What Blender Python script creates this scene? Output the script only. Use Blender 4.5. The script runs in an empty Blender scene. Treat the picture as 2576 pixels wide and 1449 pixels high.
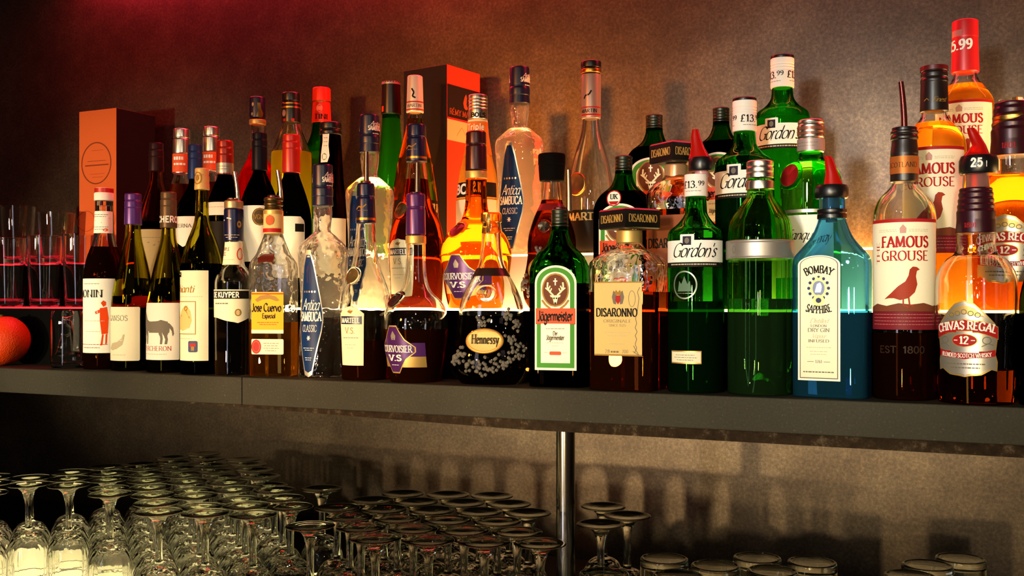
import bpy, bmesh, math, random
from mathutils import Vector, Matrix, geometry
random.seed(7)
SC = bpy.context.scene
COL = SC.collection
PI = math.pi
# ------------------------------------------------------------------ camera, world, lights, exposure
F_PX, W_PX, H_PX, YH = 2600.0, 2576.0, 1449.0, 755.0     # focal length in pixels, frame, horizon row
YAW = math.radians(24.6)                                  # the camera looks to the left along the shelf
SHELF = 1.35                                              # height of the bar shelf above the floor
CAM = Vector((0.0, -1.4137, SHELF + 0.132))
FWD = Vector((-math.sin(YAW), math.cos(YAW), 0)); RGT = Vector((math.cos(YAW), math.sin(YAW), 0))
cd = bpy.data.cameras.new('camera'); cam = bpy.data.objects.new('camera', cd); COL.objects.link(cam)
cam.location = CAM; cam.rotation_euler = (PI / 2, 0, YAW)
cd.sensor_width = 36.0; cd.lens = F_PX / W_PX * 36.0; cd.shift_y = (YH - H_PX / 2) / W_PX
cd.clip_start = 0.05
SC.camera = cam
wd = bpy.data.worlds.new('world'); SC.world = wd; wd.use_nodes = True
wd.node_tree.nodes['Background'].inputs[0].default_value = (1.0, 0.62, 0.38, 1)
wd.node_tree.nodes['Background'].inputs[1].default_value = 0.02
SC.view_settings.view_transform = 'Standard'; SC.view_settings.look = 'None'
SC.view_settings.gamma = 1.0; SC.view_settings.exposure = 0.0; SC.view_settings.use_curve_mapping = False
cy = SC.cycles
cy.max_bounces = 14; cy.transmission_bounces = 14; cy.glossy_bounces = 5; cy.diffuse_bounces = 2
cy.transparent_max_bounces = 8; cy.caustics_reflective = False; cy.caustics_refractive = True
cy.blur_glossy = 0.6; cy.sample_clamp_indirect = 4.0; cy.use_denoising = True
cy.use_adaptive_sampling = True; cy.adaptive_threshold = 0.03

def lamp(name, kind, loc, aim, power, col, sx=0.1, sy=None, spread=None, blend=None, size=None):
    ld = bpy.data.lights.new(name, kind); ld.energy = power; ld.color = col
    if kind == 'AREA':
        ld.shape = 'RECTANGLE' if sy else 'DISK'; ld.size = sx
        if sy: ld.size_y = sy
        if spread: ld.spread = math.radians(spread)
    elif kind == 'SPOT':
        ld.shadow_soft_size = sx; ld.spot_size = math.radians(spread or 60); ld.spot_blend = blend or 0.6
    else:
        ld.shadow_soft_size = sx
    o = bpy.data.objects.new(name, ld); COL.objects.link(o); o.location = loc
    if aim is not None:
        o.rotation_euler = (Vector(aim) - Vector(loc)).to_track_quat('-Z', 'Y').to_euler()
    return o
Z0 = SHELF; TB = Z0 + .212
# warm bar lamps facing the shelf from across the bar, about eye height
for nm, x0, x1, z1, p in (('bar_lamp_key', -0.45, -0.42, .10, 130), ('bar_lamp_right', 0.20, 0.12, .12, 115), ('bar_lamp_mid', -1.15, -0.92, .08, 140), ('bar_lamp_left', -1.75, -1.38, .06, 160), ('bar_lamp_end', -2.2, -1.86, .18, 290)):
    lamp(nm, 'SPOT', (x0, -2.5, Z0 + 0.12), (x1, 0.1, Z0 + z1), p, (1.0, 0.81, 0.47), 0.05, spread=21, blend=0.75)
# lamps low across the bar that reach under the shelf
lamp('low_bar_lamp', 'SPOT', (-0.3, -2.4, Z0 - 0.16), (-0.25, 0.3, Z0 - 0.26), 55, (1.0, 0.74, 0.38), 0.04, spread=44, blend=0.8)
lamp('low_bar_lamp_left', 'SPOT', (-1.5, -2.4, Z0 - 0.14), (-0.9, 0.3, Z0 - 0.30), 150, (1.0, 0.74, 0.38), 0.03, spread=36, blend=0.8)
# unseen amber, red and pale spots added to tint the dark metal wall
lamp('amber_wall_fill', 'SPOT', (-1.95, -2.4, Z0 + 0.60), (-0.85, 0.5, Z0 + 0.33), 210, (1.0, 0.29, 0.04), 0.12, spread=27, blend=1.0)
lamp('red_wall_fill', 'SPOT', (-2.8, -0.6, Z0 + 0.95), (-1.75, 0.5, Z0 + 0.55), 4, (1.0, 0.05, 0.02), 0.12, spread=60, blend=1.0)
lamp('pale_wall_fill', 'SPOT', (-0.46, -2.0, Z0 + 0.52), (-0.18, 0.5, Z0 + 0.29), 85, (0.92, 0.95, 1.0), 0.10, spread=24, blend=1.0)
# unseen point lights added across the room to put sparks in the glass
for i, (x, y, z) in enumerate(((-1.6, -2.2, .55), (-0.2, -2.0, .75), (0.5, -1.7, .5), (-0.9, -1.6, .95), (0.1, -3.0, .35), (-1.3, -3.2, .1), (-0.75, -2.3, .42), (0.55, -1.25, .32), (-0.25, -1.0, .62))):
    lamp('sparkle_light', 'POINT', (x, y, Z0 + z), None, 4.5, (1.0, 0.86, 0.62), 0.028)
# a violet-white tube lamp standing across the room, seen as upright streaks in the pole and the round bottles
lamp('tube_lamp', 'AREA', (-1.17, -2.5, Z0 - 0.1), (-0.55, 0.0, Z0 - 0.1), 7, (0.84, 0.80, 1.0), 0.28, 1.7)
# strips of colour at the foot of the wall behind the bottles
lamp('wall_strip_orange', 'AREA', (-0.62, 0.470, TB + .004), (-0.62, 0.50, TB + .10), 11, (1.0, 0.34, 0.07), 0.95, 0.02)
lamp('wall_strip_pale', 'AREA', (0.32, 0.470, TB + .004), (0.32, 0.50, TB + .10), 4.0, (1.0, 0.74, 0.42), 0.85, 0.02)
lamp('wall_strip_red', 'AREA', (-1.55, 0.470, TB + .004), (-1.55, 0.50, TB + .10), 1.2, (1.0, 0.05, 0.03), 0.8, 0.02)
# red stage lights above the shelf, and a cooler downlight on the right of the wall
lamp('red_downlight', 'AREA', (-1.15, 0.22, Z0 + 1.05), (-1.2, 0.50, Z0 + 0.3), 4, (1.0, 0.035, 0.03), 0.7, 0.08)
lamp('red_neon', 'AREA', (-0.6, 0.44, Z0 + 0.95), (-0.6, 0.28, Z0 + 0.2), 26, (1.0, 0.03, 0.06), 3.0, 0.035)
lamp('cool_downlight', 'SPOT', (0.75, -0.55, Z0 + 1.0), (0.62, 0.5, Z0 + 0.30), 120, (0.95, 0.95, 0.95), 0.05, spread=44, blend=1.0)
# unseen spot added above the shelf to brighten the stemmed glasses
lamp('glass_fill_spot', 'SPOT', (-0.86, -0.55, Z0 + 0.75), (-0.95, -0.05, Z0 - 0.35), 10, (1.0, 0.84, 0.50), 0.03, spread=38, blend=0.7)

def lin(h):
    if isinstance(h, str):
        h = h.lstrip('#'); c = [int(h[i:i + 2], 16) / 255 for i in (0, 2, 4)]
        return tuple(x / 12.92 if x <= .04045 else ((x + .055) / 1.055) ** 2.4 for x in c)
    return h
MATS = {}
def P(name, col, rough=0.5, metal=0.0, spec=0.5, coat=0.0):
    if name in MATS: return MATS[name]
    m = bpy.data.materials.new(name); m.use_nodes = True; n = m.node_tree.nodes['Principled BSDF']
    if spec == 0.5 and rough >= .4 and metal < .5: spec = .12
    n.inputs['Base Color'].default_value = (*lin(col), 1); n.inputs['Roughness'].default_value = rough
    n.inputs['Metallic'].default_value = metal; n.inputs['Specular IOR Level'].default_value = spec
    n.inputs['Coat Weight'].default_value = coat
    MATS[name] = m; return m
def paper(name, col, rough=0.55):
    """printed paper: a slight procedural unevenness in its colour"""
    if name in MATS: return MATS[name]
    m = P(name, col, rough); t = m.node_tree; n = t.nodes['Principled BSDF']
    nz = t.nodes.new('ShaderNodeTexNoise'); nz.inputs['Scale'].default_value = 60
    mx = t.nodes.new('ShaderNodeMix'); mx.data_type = 'RGBA'
    c = lin(col); mx.inputs[6].default_value = (*c, 1); mx.inputs[7].default_value = (*[x * 0.86 for x in c], 1)
    t.links.new(nz.outputs[0], mx.inputs[0]); t.links.new(mx.outputs[2], n.inputs['Base Color'])
    return m
def G(name, col, rough=0.0, ior=1.47, bump=None, milk=0.0, body=0.0):
    if name in MATS: return MATS[name]
    m = bpy.data.materials.new(name); m.use_nodes = True; t = m.node_tree
    t.nodes.remove(t.nodes['Principled BSDF'])
    g = t.nodes.new('ShaderNodeBsdfGlass'); g.inputs['Color'].default_value = (*lin(col), 1)
    g.inputs['Roughness'].default_value = rough; g.inputs['IOR'].default_value = ior
    if bump:
        kind, sc, st = bump
        if kind == 'vor':
            tx = t.nodes.new('ShaderNodeTexVoronoi'); tx.feature = 'SMOOTH_F1'; tx.inputs['Scale'].default_value = sc
        elif kind == 'streak':      # upright ripples, as in pressed glass
            tx = t.nodes.new('ShaderNodeTexNoise'); tx.inputs['Scale'].default_value = 1; tx.inputs['Detail'].default_value = 0
        else:
            tx = t.nodes.new('ShaderNodeTexNoise'); tx.inputs['Scale'].default_value = sc; tx.inputs['Detail'].default_value = 1
        co = t.nodes.new('ShaderNodeTexCoord'); mp = t.nodes.new('ShaderNodeMapping'); mp.inputs['Scale'].default_value = (170, 170, 7) if kind == 'streak' else (1, 1, 1)
        t.links.new(co.outputs['Object'], mp.inputs['Vector']); t.links.new(mp.outputs[0], tx.inputs['Vector'])
        bp = t.nodes.new('ShaderNodeBump'); bp.inputs['Strength'].default_value = st; bp.inputs['Distance'].default_value = 0.004
        t.links.new(tx.outputs[0], bp.inputs['Height']); t.links.new(bp.outputs[0], g.inputs['Normal'])
    out = g.outputs[0]
    if body:      # faint cloudiness of a deep coloured fill
        df = t.nodes.new('ShaderNodeBsdfDiffuse'); df.inputs['Color'].default_value = (*[min(1, c * 1.6) for c in lin(col)], 1)
        mb = t.nodes.new('ShaderNodeMixShader'); mb.inputs[0].default_value = body
        t.links.new(out, mb.inputs[1]); t.links.new(df.outputs[0], mb.inputs[2]); out = mb.outputs[0]
    if milk:      # translucent share added so glass and fills take on a glow
        tr = t.nodes.new('ShaderNodeBsdfTranslucent'); tr.inputs['Color'].default_value = (*lin(col), 1)
        mx = t.nodes.new('ShaderNodeMixShader'); mx.inputs[0].default_value = milk
        t.links.new(out, mx.inputs[1]); t.links.new(tr.outputs[0], mx.inputs[2]); out = mx.outputs[0]
    t.links.new(out, t.nodes['Material Output'].inputs[0])
    MATS[name] = m; return m
def E(name, col, s):
    if name in MATS: return MATS[name]
    m = bpy.data.materials.new(name); m.use_nodes = True; n = m.node_tree.nodes['Principled BSDF']
    n.inputs['Base Color'].default_value = (*col, 1); n.inputs['Emission Color'].default_value = (*col, 1)
    n.inputs['Emission Strength'].default_value = s
    MATS[name] = m; return m

# ------------------------------------------------------------------ pixel of the photograph -> place on a plane Y = const
def ray_t(px, Y):
    k = (px - W_PX / 2) / F_PX
    d = FWD + RGT * k
    return (Y - CAM.y) / d.y, d
def at(px, Y):
    t, d = ray_t(px, Y)
    p = CAM + d * t
    return p.x, F_PX / t
def zpix(py, S): return CAM.z - (py - YH) / S

# ------------------------------------------------------------------ objects
def tag(o, label=None, cat=None, group=None, kind=None):
    for k, v in (('label', label), ('category', cat), ('group', group), ('kind', kind)):
        if v: o[k] = v
    return o
def empty(name, loc, rz=0):
    o = bpy.data.objects.new(name, None); COL.objects.link(o); o.location = loc; o.rotation_euler = (0, 0, rz)
    o.empty_display_size = 0.02; return o
def link_bm(name, bm, mats, parent=None, smooth=40):
    me = bpy.data.meshes.new(name); bm.to_mesh(me); bm.free()
    for m in (mats if isinstance(mats, (list, tuple)) else [mats]): me.materials.append(m)
    if smooth:
        for p in me.polygons: p.use_smooth = True
        me.set_sharp_from_angle(angle=math.radians(smooth))
    o = bpy.data.objects.new(name, me); COL.objects.link(o)
    if parent: o.parent = parent
    return o
def box_bm(bm, x0, x1, y0, y1, z0, z1, mi=0, bev=0.0):
    vs = [bm.verts.new((x, y, z)) for z in (z0, z1) for x, y in ((x0, y0), (x1, y0), (x1, y1), (x0, y1))]
    fs = [bm.faces.new([vs[i] for i in q]) for q in ((3, 2, 1, 0), (4, 5, 6, 7), (0, 1, 5, 4), (1, 2, 6, 5), (2, 3, 7, 6), (3, 0, 4, 7))]
    for f in fs: f.material_index = mi
    if bev > 0:
        es = list({e for f in fs for e in f.edges})
        bmesh.ops.bevel(bm, geom=es, offset=bev, segments=2, affect='EDGES', profile=0.5)
    return fs
def rings_bm(bm, rings, cap0=True, cap1=True, flip=False, mi=0):
    """skin closed rings of points, bottom to top"""
    vr = [[bm.verts.new(p) for p in r] for r in rings]
    n = len(rings[0])
    def face(a):
        f = bm.faces.new(a[::-1] if flip else a); f.material_index = mi
    for a, b in zip(vr, vr[1:]):
        for i in range(n):
            j = (i + 1) % n
            face([a[i], a[j], b[j], b[i]])
    if cap0: face(vr[0][::-1])
    if cap1: face(vr[-1])
def tube_bm(bm, pts, rad, seg=14, mi=0, flat=1.0):
    rings = []
    pts = [Vector(p) for p in pts]
    for i, p in enumerate(pts):
        d = (pts[min(i + 1, len(pts) - 1)] - pts[max(i - 1, 0)]).normalized()
        a = d.cross(Vector((0, 1, 0)));
        if a.length < 1e-4: a = d.cross(Vector((1, 0, 0)))
        a.normalize(); b = d.cross(a).normalized()
        r = rad[i] if isinstance(rad, (list, tuple)) else rad
        rings.append([p + a * (r * math.cos(2 * PI * k / seg)) + b * (r * flat * math.sin(2 * PI * k / seg)) for k in range(seg)])
    rings_bm(bm, rings, flip=False, mi=mi)
def catmull(pts, sub=5):
    if len(pts) < 3: return list(pts)
    closed = pts[0] == pts[-1]
    out = []
    n = len(pts)
    for i in range(n - 1):
        p0 = pts[i - 1] if i > 0 else (pts[-2] if closed else pts[0]); p1 = pts[i]; p2 = pts[i + 1]
        p3 = pts[i + 2] if i + 2 < n else (pts[1] if closed else pts[-1])
        for s in range(sub):
            t = s / sub
            out.append(tuple(0.5 * (2 * b + (c - a) * t + (2 * a - 5 * b + 4 * c - d) * t * t + (3 * b - a - 3 * c + d) * t ** 3)
                             for a, b, c, d in zip(p0, p1, p2, p3)))
    out.append(tuple(pts[-1])); return out

# ------------------------------------------------------------------ pen lettering: one-stroke skeletons drawn with a broad nib
GL = {}
for row in '''A 76:0,0 38,100;38,100 76,0;14,36 62,36
B 62:8,0 8,100;~8,100 38,100 54,88 54,66 36,53 8,53;~8,53 40,53 60,40 60,14 40,0 8,0
C 74:~70,80 56,97 36,100 12,84 4,50 12,16 36,0 56,3 72,22
D 78:8,0 8,100;~8,100 40,100 66,82 74,50 66,18 40,0 8,0
E 58:8,0 8,100;8,100 54,100;8,52 42,52;8,0 56,0
F 54:8,0 8,100;8,100 52,100;8,52 42,52
G 80:~70,82 56,97 36,100 12,84 4,50 12,16 36,0 56,3 70,14;70,4 70,44;54,44 78,44
H 76:8,0 8,100;68,0 68,100;8,52 68,52
I 20:10,0 10,100
J 42:30,100 30,25;~30,25 26,6 14,-2 0,6
K 70:8,0 8,100;64,100 8,44;26,60 70,0
L 56:8,0 8,100;8,0 54,0
M 94:8,0 12,100;12,100 46,8;46,8 80,100;80,100 86,0
N 80:8,0 8,100;8,100 70,0;70,0 70,100
O 80:~40,100 14,86 4,50 14,14 40,0 66,14 76,50 66,86 40,100
P 58:8,0 8,100;~8,100 40,100 56,88 56,62 40,48 8,48
Q 80:~40,100 14,86 4,50 14,14 40,0 66,14 76,50 66,86 40,100;44,18 78,-14
R 68:8,0 8,100;~8,100 40,100 56,88 56,62 40,48 8,48;34,48 68,0
S 56:~50,82 38,98 22,100 8,86 10,66 28,54 46,42 52,22 40,2 22,0 6,16
T 64:32,0 32,100;0,100 64,100
U 76:8,100 8,30;~8,30 14,8 38,0 60,8 66,30;66,30 66,100
V 74:0,100 37,0;37,0 74,100
W 104:0,100 28,0;28,0 52,90;52,90 76,0;76,0 104,100
X 70:0,100 70,0;0,0 70,100
Y 70:0,100 35,48;70,100 35,48;35,48 35,0
Z 62:2,100 60,100;60,100 2,0;2,0 60,0
a 54:~44,50 34,62 16,60 4,42 4,18 14,1 30,4 42,20;44,62 44,8;~44,8 48,0 54,4
b 54:8,100 8,0;~8,46 20,62 38,58 48,32 42,6 26,0 8,14
c 46:~42,50 30,62 14,58 4,34 8,8 22,0 34,3 44,14
d 54:~44,46 32,62 14,58 4,32 8,6 22,0 36,8 44,24;44,100 44,0
e 48:5,34 42,36;~42,36 38,56 24,62 10,54 4,30 10,8 24,0 42,12
f 34:~32,92 24,100 16,92 14,78 14,0;2,62 28,62
g 52:~44,50 34,62 16,60 4,42 4,18 14,1 30,4 44,20;44,62 44,-18;~44,-18 36,-34 20,-36 4,-24
h 54:8,100 8,0;~8,44 22,60 36,60 44,46;44,46 44,0
i 20:10,62 10,0;10,80 10,88
k 50:8,100 8,0;42,62 8,26;20,36 46,0
l 20:10,100 10,0
m 82:8,62 8,0;~8,44 20,60 32,60 38,46;38,46 38,0;~38,44 50,60 64,60 70,46;70,46 70,0
n 54:8,62 8,0;~8,44 22,60 36,60 44,46;44,46 44,0
o 52:~26,62 10,54 4,31 10,7 26,0 42,7 48,31 42,54 26,62
p 54:8,62 8,-34;~8,46 20,62 38,58 48,32 42,6 26,0 8,14
q 54:~44,46 32,62 14,58 4,32 8,6 22,0 36,8 44,24;44,62 44,-34
r 38:8,62 8,0;~8,42 16,56 26,62 36,58
s 40:~36,52 26,62 12,60 6,48 16,36 30,26 34,12 24,0 6,6
t 34:14,88 14,12;~14,12 18,1 26,0 32,6;2,62 30,62
u 54:8,62 8,18;~8,18 12,2 24,0 38,8 44,22;44,62 44,0
v 50:2,62 25,0;25,0 48,62
w 74:2,62 20,0;20,0 37,58;37,58 54,0;54,0 72,62
x 48:2,62 46,0;2,0 46,62
y 50:2,62 25,2;48,62 14,-34
0 56:~28,100 10,86 4,50 10,14 28,0 46,14 52,50 46,86 28,100
1 34:4,80 20,100;20,100 20,0
2 56:~6,78 14,96 30,100 46,88 46,66 30,42 4,0;4,0 52,0
3 54:~6,86 22,100 42,92 44,70 24,54;~24,54 46,46 50,22 36,2 16,0 4,14
4 56:40,0 40,100;40,100 4,30;4,30 54,30
5 54:44,100 12,100;12,100 8,58;~8,58 28,66 46,54 50,30 38,4 18,0 4,12
6 56:~44,92 28,96 10,66 6,30 16,4 34,0 48,14 48,40 34,54 14,48 6,30
7 52:4,100 50,100;50,100 18,0
8 54:~27,54 10,66 10,88 27,100 44,88 44,66 27,54;~27,54 6,42 6,12 27,0 48,12 48,42 27,54
9 56:~10,8 26,4 44,34 48,70 38,96 20,100 6,86 6,60 20,46 40,52 48,70
£ 58:~50,84 40,100 24,96 18,76 20,40 6,2;4,2 52,2;4,46 40,46
. 16:8,0 8,7
, 16:9,8 6,-12
' 16:9,100 6,76
- 34:4,40 30,40
& 70:~66,0 30,52 20,84 36,100 46,84 12,36 14,6 36,0 60,34
é 48:5,34 42,36;~42,36 38,56 24,62 10,54 4,30 10,8 24,0 42,12;22,76 34,94
ä 54:~44,50 34,62 16,60 4,42 4,18 14,1 30,4 42,20;44,62 44,0;16,80 16,88;38,80 38,88
É 58:8,0 8,100;8,100 54,100;8,52 42,52;8,0 56,0;28,112 42,128'''.split('\n'):
    ch, wid = row[0], float(row[2:row.index(':')])
    st = []
    for s in row[row.index(':') + 1:].split(';'):
        sm = s.startswith('~'); q = [tuple(float(v) for v in p.split(',')) for p in s.lstrip('~').split()]
        st.append(catmull(q, 4) if sm else q)
    GL[ch] = (wid, st)
FONTS = {  # nib angle, thick, thin, serif length, slant, spacing
    'serif': (14, 17, 5.5, 20, 0.0, 12), 'bold': (14, 24, 9, 22, 0.0, 14), 'light': (14, 11, 5, 16, 0.0, 14),
    'sans': (45, 15, 15, 0, 0.0, 14), 'heavy': (45, 24, 24, 0, 0.0, 22), 'script': (28, 11, 4, 0, 0.42, -1),
    'pen': (35, 14, 5, 0, 0.2, 2), 'gothic': (42, 24, 6, 0, 0.0, 3)}
def text_quads(s, font):
    nib, tk, tn, ser, sl, sp = FONTS[font]; nib = math.radians(nib)
    quads = []; x = 0.0
    for ch in s:
        if ch == ' ': x += 34; continue
        if ch not in GL: continue
        wid, strokes = GL[ch]
        ends = [p for st in strokes for p in (st[0], st[-1])]
        for st in strokes:
            for (x0, y0), (x1, y1) in zip(st, st[1:]):
                dx, dy = x1 - x0, y1 - y0; L = math.hypot(dx, dy)
                if L < 1e-6: continue
                w = (tn + (tk - tn) * abs(math.sin(math.atan2(dy, dx) - nib))) / 2
                nx, ny = -dy / L * w, dx / L * w; ex, ey = dx / L * tn * .35, dy / L * tn * .35
                quads.append([(x + x0 - ex - nx, y0 - ey - ny), (x + x1 + ex - nx, y1 + ey - ny), (x + x1 + ex + nx, y1 + ey + ny), (x + x0 - ex + nx, y0 - ey + ny)])
            if ser and (len(st) == 2 or not ch.isalpha()):
                for p in (st[0], st[-1]):
                    if p[1] in (0.0, 100.0, 62.0) and ends.count(p) == 1 and abs(st[0][1] - st[-1][1]) > 20:
                        h = tn / 2; yy = p[1] + (h if p[1] == 0 else -h)
                        quads.append([(x + p[0] - ser, yy - h), (x + p[0] + ser, yy - h), (x + p[0] + ser, yy + h), (x + p[0] - ser, yy + h)])
        x += wid + sp
    W = max(x - sp, 1)
    return [[(a + b * sl, b) for a, b in q] for q in quads], W

# ------------------------------------------------------------------ bottles: outlines read off the photograph in its own pixels
TIERS = (SHELF, SHELF + 0.118, SHELF + 0.212)
ROWY = (0.060, 0.176, 0.300)
def round_prof(prof, r0):
    """prof: (row, half width, rounding) top to bottom -> rounded polyline"""
    n = len(prof); out = []
    for i, p in enumerate(prof):
        y, w = p[0], p[1]; r = p[2] if len(p) > 2 else r0
        if i in (0, n - 1) or r <= 0: out.append((y, w)); continue
        a, c = prof[i - 1], prof[i + 1]
        la = math.hypot(a[0] - y, a[1] - w); lc = math.hypot(c[0] - y, c[1] - w)
        if la < 1e-6 or lc < 1e-6: continue
        d = min(r, la * .48, lc * .48)
        A = (y + (a[0] - y) * d / la, w + (a[1] - w) * d / la); Cc = (y + (c[0] - y) * d / lc, w + (c[1] - w) * d / lc)
        for k in range(5):
            t = k / 4
            out.append(tuple((1 - t) ** 2 * A[m] + 2 * t * (1 - t) * (y, w)[m] + t * t * Cc[m] for m in (0, 1)))
    return out
class Surf:
    """a swept outline: round (dr 1, n 2) or boxy below the rows sec=(dr, n, row0, row1)"""
    def __init__(s, b, prof, r0=10, sec=None, flute=None):
        s.b, s.sec, s.flute = b, sec, flute
        s.rows = round_prof(prof, r0)
        s.cache = {}
    def hw(s, y):
        R = s.rows
        if y <= R[0][0]: return R[0][1]
        for (y0, w0), (y1, w1) in zip(R, R[1:]):
            if y0 <= y <= y1:
                return w0 if y1 == y0 else w0 + (w1 - w0) * (y - y0) / (y1 - y0)
        return R[-1][1]
    def k(s, y):
        if not s.sec: return 0.0
        t = min(1, max(0, (y - s.sec[2]) / max(1e-6, s.sec[3] - s.sec[2]))); return t * t * (3 - 2 * t)
    def dims(s, y, w):
        k = s.k(y)
        if k <= 0: return w, w, 2.0
        dr, n = s.sec[0], s.sec[1]; ps = abs(s.b.psi)
        q = (math.cos(ps) ** 1.25 + (dr * math.sin(ps)) ** 1.25) ** 0.8 if dr < 3 else 1
        w2 = w / (1 + k * (q - 1)); return w2, w2 * (1 + k * (dr - 1)), 2 + k * (n - 2)
    def rad(s, th, y, w):
        a, d, n = s.dims(y, w)
        if n == 2.0 and a == d: r = a
        else: r = (abs(math.sin(th) / a) ** n + abs(math.cos(th) / d) ** n) ** (-1 / n)
        if s.flute and s.flute[2] < y < s.flute[3]:
            e = min(1, (y - s.flute[2]) / 25, (s.flute[3] - y) / 12)
            r *= 1 + s.flute[1] * e * (abs(math.cos(s.flute[0] * th / 2)) - .5)
        return r
    def ring(s, y, w, n, grow=0.0):
        S = s.b.S; z = (s.b.yb - y) / S; out = []
        for i in range(n):
            th = 2 * PI * i / n; r = (s.rad(th, y, w) + grow) / S
            out.append((r * math.sin(th), -r * math.cos(th), z))
        return out
    def point(s, u, y, off):
        """u px along the surface from the front centre, photo row y, lifted off metres"""
        w = s.hw(y); S = s.b.S
        if s.k(y) <= 0:
            th = u / max(w, 1e-6); r = w / S + off
            return Vector((r * math.sin(th), -r * math.cos(th), (s.b.yb - y) / S))
        key = round(y * 2)
        if key not in s.cache:
            tab = []; L = 0; px = None
            for i in range(-120, 121):
                th = PI * i / 120 * .999; r = s.rad(th, y, w); p = (r * math.sin(th), -r * math.cos(th))
                if px: L += math.hypot(p[0] - px[0], p[1] - px[1])
                tab.append((L, p)); px = p
            c = tab[120][0]; s.cache[key] = [(l - c, p) for l, p in tab]
        tab = s.cache[key]; lo, hi = 0, len(tab) - 1
        u = min(max(u, tab[0][0]), tab[-1][0] - 1e-6)
        while hi - lo > 1:
            m = (lo + hi) // 2
            if tab[m][0] <= u: lo = m
            else: hi = m
        t = (u - tab[lo][0]) / max(1e-9, tab[hi][0] - tab[lo][0])
        a, c = tab[lo][1], tab[hi][1]
        p = Vector((a[0] + (c[0] - a[0]) * t, a[1] + (c[1] - a[1]) * t)); d = Vector((c[0] - a[0], c[1] - a[1])).normalized()
        nrm = Vector((d.y, -d.x)); p = p / S + nrm * off
        return Vector((p.x, p.y, (s.b.yb - y) / S))

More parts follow.
